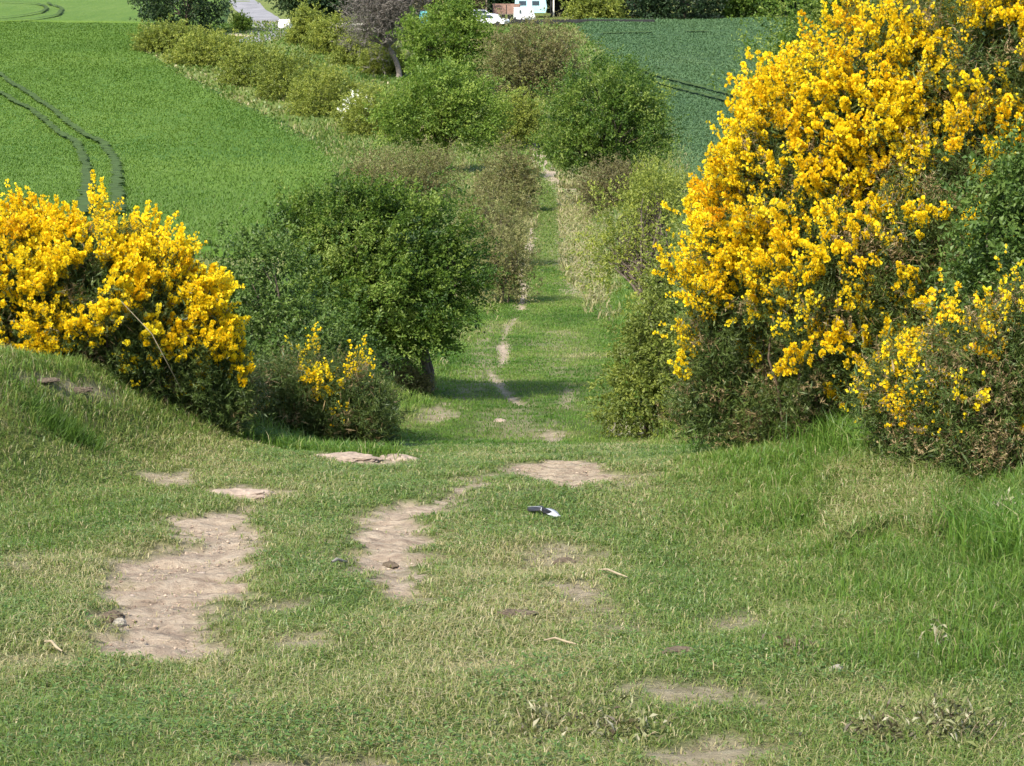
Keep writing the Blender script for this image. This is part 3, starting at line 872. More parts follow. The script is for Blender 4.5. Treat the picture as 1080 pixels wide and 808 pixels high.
# --- leafy shrubs close by
tree('elder_shrub', 'broad leaved dark green shrub growing through the tall gorse', 'shrub', [blob(1070, 260, 12.9, 48, 80), blob(1092, 340, 12.7, 62, 80), blob(1098, 215, 13, 45, 60)], at(1075, 470, 12.9), M['broad'], 380, 5, 14, .22, .042, .026, trunk_r=.03, stems=4, stemname='stem', droop=.5, limbs=30)
tree('hawthorn_shrub', 'light green hawthorn rising behind the tall gorse', 'shrub', [blob(865, 50, 20, 62, 70), blob(930, 10, 20, 75, 60), blob(830, 110, 19.5, 38, 60)], at(890, 330, 20), M['hawthorn'], 420, 5, 14, .26, .035, .022, trunk_r=.06, stems=3, stemname='stem', lo=.35, limbs=40, vbase=.75)
tree('bramble_shrub', 'mid green shrub filling the gap behind the dense gorse', 'shrub', [blob(280, 320, 20.5, 55, 70), blob(310, 370, 20, 60, 55), blob(350, 385, 20.5, 55, 45), blob(255, 290, 20.5, 30, 40), blob(290, 415, 19.2, 40, 45)], at(310, 430, 20.4), M['broad'], 420, 5, 12, .22, .045, .026, trunk_r=.04, stems=4, stemname='stem', droop=.5, lo=.4)
tree('hazel_shrub', 'olive green leafy shrub at the lane edge beside the tall gorse', 'shrub', [blob(688, 385, 22, 34, 60), blob(668, 410, 22, 26, 40), blob(700, 340, 22.5, 26, 40), blob(680, 435, 21.8, 36, 28), blob(710, 430, 21.6, 34, 34)], at(685, 440, 22), M['olive'], 340, 5, 12, .2, .045, .025, trunk_r=.03, stems=4, stemname='stem', droop=.5, vbase=.28)
tree('thorn_bush', 'thin leaved twiggy bush with dark stems leaning over the lane', 'bush', [blob(675, 235, 36, 48, 45), blob(650, 270, 36, 38, 45), blob(700, 290, 35, 30, 60), blob(690, 210, 36, 30, 25)], at(700, 375, 35), M['olive'], 260, 4, 9, .3, .06, .035, trunk_r=.07, stems=5, stemname='stem', lo=.3, limbs=60, twig=2, vbase=.55)

# --- hawthorns
tree('hawthorn_tree', 'dark rounded windswept hawthorn on the lane edge below the crest', 'tree',
     [blob(372, 250, 27.5, 58, 52), blob(425, 258, 27.5, 62, 62), blob(405, 312, 27, 72, 52), blob(328, 248, 27.8, 42, 34), blob(482, 282, 27.4, 34, 40), blob(432, 338, 27.2, 46, 24), blob(388, 338, 27.2, 42, 26), blob(335, 285, 27.6, 34, 30)],
     at(440, 412, 27.8), M['hawthorn'], 430, 14, 15, .28, .05, .028, trunk_r=.11, stems=4, wind=(.45, -.1, .12), lo=.42, limbs=50, vbase=.57, spread=.11, jitter=.35, rough=.2, vspread=.2)
tree('hawthorn_tree', 'rounded green hawthorn standing against the blue green field', 'tree',
     [blob(628, 115, 95, 55, 48), blob(655, 140, 94, 48, 45), blob(600, 150, 94, 35, 34), blob(650, 100, 96, 38, 32)],
     at(635, 205, 95), M['hawthorn'], 260, 12, 12, .8, .14, .075, trunk_r=.22, stems=2, wind=(.45, 0, .1), vbase=.58, spread=.28, jitter=.4, vspread=.2, rough=.18)
tree('hawthorn_tree', 'bright yellow green hawthorn with a flattened crown above the scrub', 'tree',
     [blob(462, 112, 115, 50, 34), blob(430, 130, 114, 32, 24), blob(500, 122, 114, 32, 30), blob(470, 95, 116, 34, 22)],
     at(465, 178, 115), M['hawthorn_far'], 220, 12, 12, .95, .17, .09, trunk_r=.22, stems=2, wind=(.45, 0, .1), vbase=.52, spread=.32, jitter=.4, vspread=.2, rough=.18)
tree('hawthorn_tree', 'bright green hawthorn in front of the farm', 'tree',
     [blob(468, 42, 170, 42, 32), blob(450, 58, 169, 28, 26), blob(490, 52, 169, 26, 28), blob(474, 22, 171, 24, 16)],
     at(468, 100, 170), M['hawthorn_far'], 190, 11, 11, 1.15, .25, .13, trunk_r=.25, wind=(.4, 0, .1), vbase=.52, spread=.4, jitter=.4, vspread=.2, rough=.18)
tree('thorn_tree', 'olive brown thinly leaved tree between two green hawthorns', 'tree',
     [blob(560, 60, 150, 46, 38), blob(540, 80, 149, 32, 28), blob(585, 70, 150, 30, 34)],
     at(560, 128, 150), M['scrub'], 380, 5, 10, 1.0, .2, .1, trunk_r=.25, stems=3, lo=.35, vbase=.5, limbs=50, twig=1)

# --- scrub along the lane (each bush a thing)
scrub = [('bushy olive scrub on the lane edge behind the dark hawthorn', 530, 262, 50, 34, 44, 'scrub', .72),
         ('brown twiggy scrub beyond the dark hawthorn', 520, 214, 62, 44, 40, 'scrub', .62),
         ('tan scrub bush under the flattened hawthorn', 440, 178, 88, 52, 26, 'scrub', .6),
         ('olive scrub beside the bright yellow green hawthorn crown', 535, 185, 92, 30, 30, 'scrub', .6),
         ('low tan scrub against the green cereal field', 395, 190, 84, 34, 28, 'scrub', .55),
         ('yellowish green bush at the lane bend between two hawthorns', 545, 120, 135, 24, 22, 'olive', .6),
         ('grey brown brush under the rounded hawthorn', 650, 192, 84, 42, 20, 'scrub', .35),
         ('grey brown brush around the foot of the dark windswept hawthorn', 425, 408, 27.4, 22, 14, 'scrub', .45),
         ('loose green bush at the foot of the rounded hawthorn', 690, 200, 60, 30, 26, 'olive', .5)]
for lab, px, py, Y, rx, rz, mt, vb in scrub:
    k = mpp(px, py, Y)
    tree('scrub_bush', lab, 'bush', [blob(px, py, Y, rx * .8, rz), blob(px - rx * .5, py + rz * .4, Y, rx * .5, rz * .7), blob(px + rx * .5, py + rz * .3, Y, rx * .5, rz * .75), blob(px, py + rz * .9, Y, rx * .8, rz * .7)],
         at(px, py + rz, Y), M[mt], 300, 4, 10, 12 * k, 2.6 * k, 1.3 * k, trunk_r=.05, stems=4, stemname='stem', lo=.35, vbase=vb, limbs=40, twig=1, group='scrub bushes along the lane')

# --- hedge along the cereal field
hedge = [('pale olive hedge shrub at the gateway end of the field hedge', 180, 50, 214, 27, 17, .45),
         ('lumpy yellow olive hedge shrub under the dark roadside tree', 222, 58, 200, 32, 17, .6),
         ('round olive hedge shrub below the road', 270, 76, 180, 26, 21, .45),
         ('dense darker olive hedge shrub in the middle of the field hedge', 308, 87, 168, 28, 23, .38),
         ('broad yellow olive hedge shrub next to the white flowering one', 347, 102, 157, 31, 23, .55),
         ('olive hedge shrub hard against the flattened hawthorn', 398, 126, 143, 26, 26, .5)]
for lab, px, py, Y, rx, rz, vb in hedge:
    k = mpp(px, py, Y)
    rx *= 1.22; rz *= .95
    tree('hedge_shrub', lab, 'shrub', [blob(px, py - 2, Y, rx * .95, rz * 1.12), blob(px - rx * .55, py + rz * .3, Y, rx * .5, rz * .75), blob(px + rx * .55, py + rz * .3, Y, rx * .5, rz * .75), blob(px, py + rz * .8, Y, rx, rz * .6)],
         at(px, py + rz, Y), M['olive'], 300, 5, 10, 9 * k, 2.4 * k, 1.4 * k, trunk_r=.06, stems=4, stemname='stem', lo=.6, vbase=vb, group='shrubs of the field hedge', limbs=14)
tree('blossom_shrub', 'hedge shrub speckled with white blossom', 'shrub', [blob(377, 116, 150, 15, 15), blob(372, 124, 150, 12, 12)], at(376, 135, 150), M['olive'], 150, 5, 9, .6, .17, .1, trunk_r=.05, stems=3, stemname='stem', lo=.5, limbs=10)
pz, pn, _ = on_blobs([blob(377, 115, 149.4, 15, 15)], 70, .9, 1.1)
_r = bpy.data.objects['blossom_shrub']
obj('blossom', crown(pz - np.array(_r.location), pn, 2, 6, .35, .14, .12, M['blossom_white']), _r)

second = [('tall olive hedge shrub on the far side of the road', 326, 34, 226, 18, 26, .48),
          ('olive shrub with a yellow green top behind the field hedge', 352, 48, 214, 26, 26, .55),
          ('dark leaning shrub below the grey bare tree', 378, 68, 200, 28, 24, .4),
          ('yellow green shrub at the foot of the grey bare tree', 405, 72, 190, 22, 20, .62)]
for lab, px, py, Y, rx, rz, vb in second:
    k = mpp(px, py, Y)
    tree('hedge_shrub', lab, 'shrub', [blob(px, py, Y, rx * .85, rz), blob(px - rx * .5, py + rz * .5, Y, rx * .5, rz * .7), blob(px + rx * .55, py + rz * .5, Y, rx * .5, rz * .7), blob(px, py + rz * .9, Y, rx, rz * .7)],
         at(px, py + rz, Y), M['olive'], 280, 5, 10, 9 * k, 2.4 * k, 1.4 * k, trunk_r=.07, stems=3, stemname='stem', lo=.5, vbase=vb, group='shrubs along the road', limbs=14)
tree('verge_shrub', 'small pale green bush on the road verge', 'shrub', [blob(254, 25, 246, 6, 6)], at(255, 32, 246), M['hawthorn_far'], 70, 5, 9, .6, .25, .15, trunk_r=.05, stems=2, stemname='stem', limbs=6, vbase=.75)

# --- far trees
tree('bare_tree', 'grey brown bare branched tree beside the bright green hawthorn', 'tree', [blob(408, 0, 186, 42, 34), blob(430, -25, 186, 34, 30), blob(392, 30, 185, 26, 26), blob(425, 25, 187, 20, 30)], at(421, 92, 186), M['twigcrown'], 420, 6, 10, 1.2, .5, .05, bark='bark_grey', trunk_r=.26, lo=.25, limbs=60, twig=3, up=.7, droop=.0)
far = [('dense dark tree by the road at the corner of the field', [(192, -2, 240, 48, 26), (160, -8, 240, 28, 22), (222, 2, 239, 18, 20), (195, -28, 241, 50, 26)], (196, 38), 'darkleaf', .55),
       ('dark evergreen at the wood edge nearest the open shed', [(665, -2, 272, 40, 24), (650, 6, 271, 22, 16), (680, -20, 273, 36, 24)], (665, 28), 'darkleaf', .35),
       ('dark evergreen in the middle of the wood edge', [(720, -3, 272, 38, 26), (738, 4, 271, 24, 18), (715, -25, 274, 40, 24)], (722, 28), 'darkleaf', .25),
       ('lighter green tree at the end of the dark wood', [(790, -2, 274, 26, 20), (775, 5, 272, 14, 14), (800, -20, 275, 30, 20)], (788, 27), 'hawthorn', .5),
       ('dark tree behind the lighter green wood edge tree', [(830, -6, 280, 32, 24), (845, -20, 280, 34, 24)], (832, 24), 'darkleaf', .4),
       ('yellowish bush beside the open shed', [(622, 8, 268, 20, 13), (640, 12, 267, 14, 10)], (625, 24), 'olive', .5),
       ('dark tree behind the brown trailer', [(520, -14, 285, 36, 18), (548, -10, 285, 26, 16)], (530, 20), 'darkleaf', .35),
       ('dark tree rising behind the caravan', [(572, -10, 284, 24, 22), (590, -22, 284, 26, 20)], (576, 20), 'darkleaf', .3),
       ('dull green tree at the road corner', [(318, -8, 262, 24, 20), (310, -18, 262, 26, 18)], (308, 24), 'darkleaf', .7),
       ('dark tree behind the white field gate', [(352, -8, 262, 28, 20), (372, -12, 262, 20, 18)], (350, 24), 'darkleaf', .5),
       ('grey green tree behind the teal tank', [(470, -10, 266, 34, 20), (488, -4, 265, 20, 18)], (470, 24), 'scrub', .3)]
for lab, bl, (bx, by), mt, vb in far:
    k = mpp(bl[0][0], bl[0][1], bl[0][2])
    tree('broadleaf_tree' if mt != 'darkleaf' else 'dark_tree', lab, 'tree', [blob(*b) for b in bl] + [blob(bl[0][0], bl[0][1] + bl[0][4] * .6, bl[0][2], bl[0][3] * .9, bl[0][4] * .6)],
         at(bx, by, bl[0][2]), M[mt], 420, 5, 10, 8 * k, 2.5 * k, 1.6 * k, trunk_r=.3, lo=.5, vbase=vb, group='trees along the valley road', limbs=16)

# ------------------------------------------------------------------ farm clutter in the valley
M['white'] = solid_mat('white_paint', (.62, .63, .65), .35, 2, .05, .5)
M['pale_blue'] = solid_mat('pale_blue_panel', (.42, .66, .70), .4, 1.5, .08, .5)
M['glass'] = solid_mat('dark_glass', (.05, .07, .09), .1, 2, .1, .6)
M['tyre'] = solid_mat('black_rubber', (.02, .02, .02), .8, 5, .2)
M['brick'] = solid_mat('rust_brown_board', (.28, .17, .13), .85, 2.5, .25)
M['timber'] = solid_mat('grey_timber', (.22, .18, .14), .9, 3, .3)
M['darktimber'] = solid_mat('black_timber', (.03, .03, .03), .9, 3, .3)
M['tin'] = solid_mat('tin_roof', (.42, .42, .43), .6, 2, .15)
M['teal'] = solid_mat('teal_plastic', (.12, .40, .42), .5, 2, .15)
M['cream'] = solid_mat('cream_paint', (.72, .68, .58), .6, 2, .12)


class MB:
    def __init__(s): s.V = []; s.F = []

    def box(s, c, d, taper=(1, 1), shear=0.0):
        b = len(s.V); c = np.array(c, float); h = np.array(d, float) / 2
        for k, (tx, ty) in ((-1, (1, 1)), (1, taper)):
            for sx, sy in ((-1, -1), (1, -1), (1, 1), (-1, 1)):
                s.V.append(c + np.array([sx * h[0] * tx + (shear if k > 0 else 0), sy * h[1] * ty, k * h[2]]))
        s.F += [[b, b + 3, b + 2, b + 1], [b + 4, b + 5, b + 6, b + 7]] + [[b + i, b + (i + 1) % 4, b + 4 + (i + 1) % 4, b + 4 + i] for i in range(4)]
        return s

    def prism(s, prof_, y0, y1):              # profile in x,z extruded along y
        b = len(s.V); n = len(prof_)
        for y_ in (y0, y1):
            for (px_, pz_) in prof_:
                s.V.append(np.array([px_, y_, pz_]))
        s.F += [list(range(b, b + n)), list(range(b + 2 * n - 1, b + n - 1, -1))] + [[b + i, b + n + i, b + n + (i + 1) % n, b + (i + 1) % n] for i in range(n)]
        return s

    def wheel(s, c, r, w, n=16):
        return s.prism([(c[0] + r * math.cos(2 * math.pi * i / n), c[2] + r * math.sin(2 * math.pi * i / n)) for i in range(n)], c[1] - w / 2, c[1] + w / 2)

    def build(s, name, m, parent=None, bevel=0.0):
        me = bpy.data.meshes.new(name); me.from_pydata([tuple(v) for v in s.V], [], s.F); me.materials.append(m); me.update()
        o = obj(name, me, parent)
        if bevel:
            md = o.modifiers.new('bevel', 'BEVEL'); md.width = bevel; md.segments = 2
        return o


def ground_pt(px, py, Y):
    p = at(px, py, Y)
    return (p[0], p[1], float(H(p[0:1], p[1:2])[0]))


def car(label, px, Y, rot, name='parked_car'):
    t = thing(name, label, 'car', ground_pt(px, 20, Y), 'cars parked at the farm'); t.rotation_euler[2] = rot
    MB().prism([(-2.1, .35), (2.1, .35), (2.15, .7), (1.95, .88), (.95, .96), (-1.75, .98), (-2.12, .8)], -.85, .85).build('body', M['white'], t, .06)
    MB().prism([(-1.7, .97), (1.0, .95), (.35, 1.45), (-1.2, 1.48)], -.72, .72).build('cabin', M['white'], t, .05)
    for s_ in (-1, 1):
        MB().prism([(-1.45, 1.0), (.75, 1.0), (.28, 1.38), (-1.1, 1.40)], s_ * .73 - .012, s_ * .73 + .012).build('side_window', M['glass'], t)
    MB().box((.72, 0, 1.2), (.03, 1.2, .5), (1, .85), -.5).build('windscreen', M['glass'], t)
    for sx in (-1.3, 1.3):
        for sy in (-.78, .78):
            MB().wheel((sx, sy, .33), .33, .2).build('wheel', M['tyre'], t)
    return t


car('white parked car beside the brown trailer at the farm', 508, 264, .25)
car('low white car on the grass in front of the parked one', 518, 255, -.4)
# caravan with a pale blue body
t = thing('caravan', 'pale blue and white caravan behind the small white van', 'caravan', ground_pt(560, 20, 272))
MB().prism([(-2.0, .6), (1.9, .6), (2.1, 1.3), (1.9, 2.5), (1.6, 2.75), (-1.7, 2.75), (-2.05, 2.4), (-2.15, 1.4)], -1.05, 1.05).build('body', M['pale_blue'], t, .08)
MB().prism([(-2.0, 2.7), (1.9, 2.7), (1.6, 2.95), (-1.6, 2.95)], -1.07, 1.07).build('roof', M['white'], t, .04)
for x_ in (-1.1, .6):
    MB().box((x_, -1.07, 1.9), (.9, .04, .55)).build('window', M['glass'], t)
MB().box((-.2, -1.07, 1.55), (.55, .05, 1.7)).build('door', M['white'], t)
for sy in (-.95, .95):
    MB().wheel((0, sy, .33), .33, .2).build('wheel', M['tyre'], t)
MB().prism([(2.0, .55), (3.1, .5), (3.1, .58), (2.0, .65)], -.06, .06).build('tow_bar', M['darktimber'], t)
t = thing('white_van', 'small white van facing the field in front of the caravan', 'van', ground_pt(553, 22, 262)); t.rotation_euler[2] = -1.2
MB().prism([(-1.7, .35), (1.8, .35), (1.85, .85), (1.5, 1.0), (.95, 1.75), (-1.65, 1.8), (-1.75, .8)], -.8, .8).build('body', M['white'], t, .06)
MB().box((1.27, 0, 1.38), (.03, 1.25, .6), (1, .85), -.42).build('windscreen', M['glass'], t)
for s_ in (-1, 1):
    MB().box((.75, s_ * .805, 1.35), (.7, .02, .45)).build('side_window', M['glass'], t)
    MB().box((1.84, s_ * .55, .75), (.06, .3, .18)).build('headlight', M['cream'], t)
    for sx in (-1.1, 1.15):
        MB().wheel((sx, s_ * .74, .32), .32, .2).build('wheel', M['tyre'], t)
# brown trailer
t = thing('flatbed_trailer', 'rust brown slat sided trailer beside the white cars', 'trailer', ground_pt(534, 20, 268))
for z_ in (.95, 1.35, 1.75):
    for sy in (-1, 1):
        MB().box((0, sy * 1.0, z_), (3.6, .05, .34)).build('side_board', M['brick'], t)
MB().box((0, 0, .72), (3.7, 2.1, .1)).build('deck', M['timber'], t)
for x_ in (-1.75, 0, 1.75):
    MB().box((x_, -1.05, 1.3), (.08, .05, 1.2)).build('post', M['darktimber'], t)
for sx in (-.5, .5):
    for sy in (-.9, .9):
        MB().wheel((sx, sy, .36), .36, .22).build('wheel', M['tyre'], t)
# open shed
t = thing('open_shed', 'dark open fronted shed with pale posts', 'shed', ground_pt(594, 20, 274))
MB().box((0, 1.6, 1.3), (3.4, .12, 2.6)).build('back_wall', M['darktimber'], t)
for s_ in (-1, 1):
    MB().box((s_ * 1.6, .2, 1.3), (.1, 2.6, 2.6)).build('side_wall', M['darktimber'], t)
    MB().box((s_ * 1.3, -1.25, 1.3), (.2, .2, 2.6)).build('post', M['cream'], t)
MB().prism([(-1.9, 2.62), (1.9, 2.62), (1.9, 2.75), (-1.9, 2.95)], -1.6, 1.9).build('roof', M['tin'], t)
# pole
t = obj('wooden_pole', tubes_mesh('wooden_pole', [(np.array([[0, 0, -.2], [.02, 0, 1.5], [.03, 0, 4.6]]), np.array([.12, .11, .09]))], M['timber'], 8), None, ground_pt(513, 20, 276))
tag(t, 'brown wooden pole behind the white parked cars', 'pole')


def fence(name, label, px0, px1, Y, h, railm, postm, rails=2, n=8):
    a = np.array(ground_pt(px0, 20, Y)); b = np.array(ground_pt(px1, 20, Y))
    t = thing(name, label, 'fence', tuple(a))
    L = np.linalg.norm(b[:2] - a[:2])
    for k in range(n + 1):
        MB().box((L * k / n, 0, h / 2 - .1), (.12, .12, h + .2)).build('post', postm, t)
    for r in range(rails):
        MB().box((L / 2, -.08, h * (r + .7) / rails), (L, .05, .2 if rails < 4 else .26)).build('rail', railm, t)
    return t


fence('board_fence', 'low black board fence along the edge of the blue green field', 487, 690, 258.5, .55, M['darktimber'], M['darktimber'], 3, 14)
fence('rail_fence', 'short white rail fence beyond the road', 346, 388, 243, 1.2, M['cream'], M['timber'], 2, 4)
# teal tank, tarpaulins, marker
t = thing('water_tank', 'teal plastic tank between the bare tree and the bright green hawthorn', 'tank', ground_pt(447, 20, 256))
MB().prism([(-.5, 0), (.5, 0), (.55, .2), (.55, 1.5), (.4, 1.75), (-.4, 1.75), (-.55, 1.5), (-.55, .2)], -.5, .5).build('tank', M['teal'], t, .08)
MB().wheel((0, 0, 1.75), .2, .3).build('lid', M['darktimber'], t)
t = thing('covered_stack', 'pale grey covered heap beside the bare tree', 'heap', ground_pt(407, 20, 250))
MB().prism([(-.6, 0), (.6, 0), (.55, .6), (.1, .95), (-.5, .7)], -.6, .6).build('cover', M['white'], t, .08)
MB().box((0, 0, .05), (1.5, 1.5, .1)).build('pallet', M['timber'], t)
t = thing('marker_stone', 'cream painted boulder at the bend of the road', 'stone', ground_pt(300, 18, 250))


def stone_mesh(name, r, m, squash=(1, 1, .6), seed=0, res=4):
    import bmesh
    bm = bmesh.new(); bmesh.ops.create_icosphere(bm, subdivisions=res, radius=1)
    co = np.array([v.co for v in bm.verts])
    u = unit(co)
    nz = fbm(u[:, 0] * 1.7 + seed, u[:, 1] * 1.7 + u[:, 2] * 1.3, 200 + seed)
    nz2 = fbm(u[:, 0] * 6 + seed + u[:, 2] * 3, u[:, 1] * 6 - u[:, 2] * 4, 300 + seed, 3)
    co = u * (.55 + .6 * nz + .4 * nz2)[:, None] * np.array(squash) * r
    for v, c in zip(bm.verts, co):
        v.co = c
    me = bpy.data.meshes.new(name); bm.to_mesh(me); bm.free(); me.materials.append(m)
    for p in me.polygons:
        p.use_smooth = False
    return me


obj('boulder', stone_mesh('boulder', .75, M['cream'], (1, .8, .9), 3), t, (0, 0, .45))
t2 = bpy.data.objects['boulder']; t2.name = 'stone_block'

# ------------------------------------------------------------------ small things on the track
M['stone'] = solid_mat('pale_stone', (.30, .24, .19), .85, 30, .25, .3, .4)
M['chalk'] = solid_mat('white_stone', (.25, .225, .18), .8, 30, .12, .3, .3)
M['clod'] = solid_mat('dark_clod', (.10, .078, .055), .95, 30, .35, .1, .8)
M['stick'] = solid_mat('dry_stick', (.27, .22, .14), .85, 30, .25)
M['rock'] = solid_mat('grey_tan_rock', (.26, .205, .16), .9, 18, .3, .2, .6)


def place(px, py, lift=0.0):
    p = ground_at(px, py)
    s_ = soil_mask(np.array([p[0]]), np.array([p[1]]))[0]
    return (p[0], p[1], float(H(p[0:1], p[1:2])[0]) + lift - .04 * s_)


stones = [('chalk', 126, 650, .028, 'small white pebble beside the dark hole on the big bare patch', (1, .8, .7)),
          ('clod', 119, 646, .045, 'dark earth clod behind the white pebble', (1, .9, .6)),
          ('chalk', 881, 708, .028, 'white pebble in the grass near the lush tussocks', (1, .7, .6)),
          ('clod', 596, 591, .045, 'dark clod on the turf below the feather', (1.2, .8, .6)),
          ('rock', 362, 483, .16, 'flat tan rock slab at the foot of the small dark gorse', (1.6, .7, .28)),
          ('rock', 421, 484, .12, 'pale flat rock at the crest edge beside the slab', (1.3, .7, .25)),
          ('clod', 545, 650, .05, 'dark earth lump in the middle of the turf', (1.6, .8, .4)),
          ('rock', 527, 444, .06, 'round pale stone on the lane below the crest', (1.2, 1, .4)),
          ('clod', 715, 690, .045, 'dark clod beside the faint bare patch', (1.3, .8, .45)),
          ('rock', 250, 519, .12, 'dark edged rock on the small bare patch by the bank', (1.7, .7, .3)),
          ('clod', 412, 590, .035, 'brown clod on the edge of the narrow bare patch', (1.2, .8, .5)),
          ('rock', 700, 438, .10, 'grey stone at the foot of the tall gorse', (1.3, .8, .5)),
          ('clod', 44, 401, .06, 'broken earth edge on top of the bank', (2.0, .9, .3)),
          ('clod', 82, 412, .06, 'dark earth lump embedded in the bank ridge', (1.7, .7, .4))]
for k, (mt, px, py, r, lab, sq) in enumerate(stones):
    nm = 'earth_clod' if mt == 'clod' else ('rock' if mt == 'rock' else 'pebble')
    o = obj(nm, stone_mesh(nm, r, M[mt], sq, k + 1), None, place(px, py, r * sq[2] * .35))
    o.rotation_euler[2] = rng.uniform(-.5, .5)
    tag(o, lab, 'stone' if mt != 'clod' else 'clod')
# scatter of small chips on the bare earth
chips = []
k = 0
while len(chips) < 18 and k < 4000:
    k += 1
    x_ = rng.uniform(-2.6, 1.2); y_ = rng.uniform(6, 15)
    if soil_mask(np.array([x_]), np.array([y_]))[0] > .7:
        chips.append((x_, y_))
cm = [stone_mesh('stone_chip', .012, M['stone'], (1.3, 1, .5), 60 + q, 2) for q in range(4)]
for q, (x_, y_) in enumerate(chips):
    o = obj('stone_chip', cm[q % 4], None, (x_, y_, float(H(np.array([x_]), np.array([y_]))[0]) - .03))
    s_ = rng.uniform(.5, 1.5); o.scale = (s_, s_, s_); o.rotation_euler[2] = rng.uniform(0, 6)
    tag(o, 'small pale stone chip lying on bare earth', 'stone', 'stone chips on the bare earth')

# grit and crumbs of earth
gx_ = rng.uniform(-3.2, 1.6, 60000); gy_ = rng.uniform(5.5, 17, 60000)
gk = rng.uniform(size=60000) < .42 * soil_mask(gx_, gy_) ** 2
gx_, gy_ = gx_[gk], gy_[gk]; n = len(gx_)
gr = rng.gamma(2.0, .002, n).clip(.0015, .012)
oc = np.array([[1, 0, 0], [0, 1, 0], [-1, 0, 0], [0, -1, 0], [0, 0, .7], [0, 0, -.7]])
gV = np.stack([gx_, gy_, H(gx_, gy_) - .035 + gr * .3], -1)[:, None] + oc[None] * gr[:, None, None] * rng.uniform(.6, 1.4, (n, 6, 1))
of = np.array([[0, 1, 4], [1, 2, 4], [2, 3, 4], [3, 0, 4], [1, 0, 5], [2, 1, 5], [3, 2, 5], [0, 3, 5]])
gF = (np.arange(n)[:, None, None] * 6 + of[None]).reshape(-1, 3)
M['grit'] = leaf_mat('grit_crumb', [(0, (.14, .10, .075)), (.5, (.30, .225, .165)), (1, (.40, .32, .24))], trans=0, rough=.9, spec=.1)
tag(obj('grit', mesh_np('grit', gV.reshape(-1, 3), [gF], M['grit'], {'v': np.repeat(rng.uniform(0, 1, n), 6)})), 'crumbs of earth and grit on the bare patches', kind='stuff')

# sticks and straws
for px0, py0, px1, py1, r, lab in [(630, 607, 662, 615, .006, 'pale dry stick below the feather'), (350, 599, 366, 596, .009, 'white sliver of wood beside the narrow bare patch'),
                                   (574, 683, 608, 687, .005, 'thin dry straw on the middle of the turf'), (48, 684, 66, 692, .006, 'bleached root end near the big bare patch')]:
    a = np.array(place(px0, py0, .03)); b = np.array(place(px1, py1, .03)); c = (a + b) / 2
    pts_ = np.array([a - c, (a - c) * .3 + np.array([0, .01, .012]), (b - c) * .4 + np.array([0, -.008, .008]), b - c])
    o = obj('dry_stick', tubes_mesh('dry_stick', [(pts_, np.array([r * .7, r, r, r * .5]))], M['chalk'] if 'white' in lab else M['stick'], 6), None, tuple(c))
    tag(o, lab, 'stick')
a = np.array(place(858, 462)); b = at(856, 396, a[1]); c = a
o = obj('dead_stalk', tubes_mesh('dead_stalk', [(np.array([[0, 0, -.02], (b - a) * .5 + np.array([.01, 0, 0]), b - a]), np.array([.007, .006, .004]))], M['chalk'], 6), None, tuple(c))
tag(o, 'upright pale dead stalk in the tall grass below the gorse', 'stalk')
o_a = at(128, 318, 15.3); o_b = at(188, 405, 15.1); mid_ = at(160, 352, 15.0)
root_pt = np.array(place(196, 425)); root_pt[1] = max(root_pt[1], 15.0)
root_pt[2] = float(H(root_pt[0:1], root_pt[1:2])[0])
o = obj('bramble_cane', tubes_mesh('bramble_cane', [(np.array([root_pt, o_b, mid_, o_a]) - root_pt, np.array([.0032, .0032, .0028, .0015]))], M['stick'], 6), None, tuple(root_pt))
tag(o, 'long bleached bramble stem arching up in front of the dense gorse', 'stem')

# feather: dark blade with a pale blue and white base
M['feather_dark'] = solid_mat('black_vane', (.018, .018, .022), .5, 60, .3, .4)
M['feather_white'] = solid_mat('white_down', (.36, .38, .40), .7, 60, .1)
p0 = np.array(place(557, 541, .035)); p1 = np.array(place(590, 548, .02)); cen = (p0 + p1) / 2
t = thing('feather', 'black and white feather lying on the turf', 'feather', tuple(cen))
ax = unit(p1 - p0); ln_ = np.linalg.norm(p1 - p0); side = unit(np.cross(ax, np.array([0, -.45, .9])))
nrm = np.cross(side, ax)


def vane(name, t0, t1, wid, m, s0, s1, arch):
    n_ = 14; V = []; 
    for k in range(n_ + 1):
        q = k / n_; tt_ = t0 + (t1 - t0) * q
        w_ = wid * math.sin(math.pi * min(.97, max(.06, q * .92 + .05))) ** .6
        c_ = ax * (tt_ - .5) * ln_ + nrm * arch * math.sin(math.pi * tt_)
        for s_ in (s0, 0, s1):
            V.append(c_ + side * w_ * s_ + nrm * (abs(s_) * .012 * (-1 if s_ else 0)))
    idx = np.arange((n_ + 1) * 3).reshape(n_ + 1, 3)
    qd = np.stack([idx[:-1, :-1], idx[:-1, 1:], idx[1:, 1:], idx[1:, :-1]], -1).reshape(-1, 4)
    o = obj(name, mesh_np(name, np.array(V), [qd], m, smooth=True), t)
    md = o.modifiers.new('thick', 'SOLIDIFY'); md.thickness = .0012
    return o


vane('dark_vane', 0, .5, .042, M['feather_dark'], -.9, .9, .025)
vane('pale_vane', .44, .97, .036, M['feather_white'], -1, .7, .025)
vane('grey_vane', .5, .8, .03, M['feather_dark'], .35, .95, .031)
obj('quill', tubes_mesh('quill', [(np.array([ax * (q - .5) * ln_ * 1.04 + nrm * (.025 * math.sin(math.pi * min(1, q)) + .002) for q in np.linspace(0, 1.02, 8)]), np.linspace(.0008, .0022, 8))], M['feather_white'], 5), t)

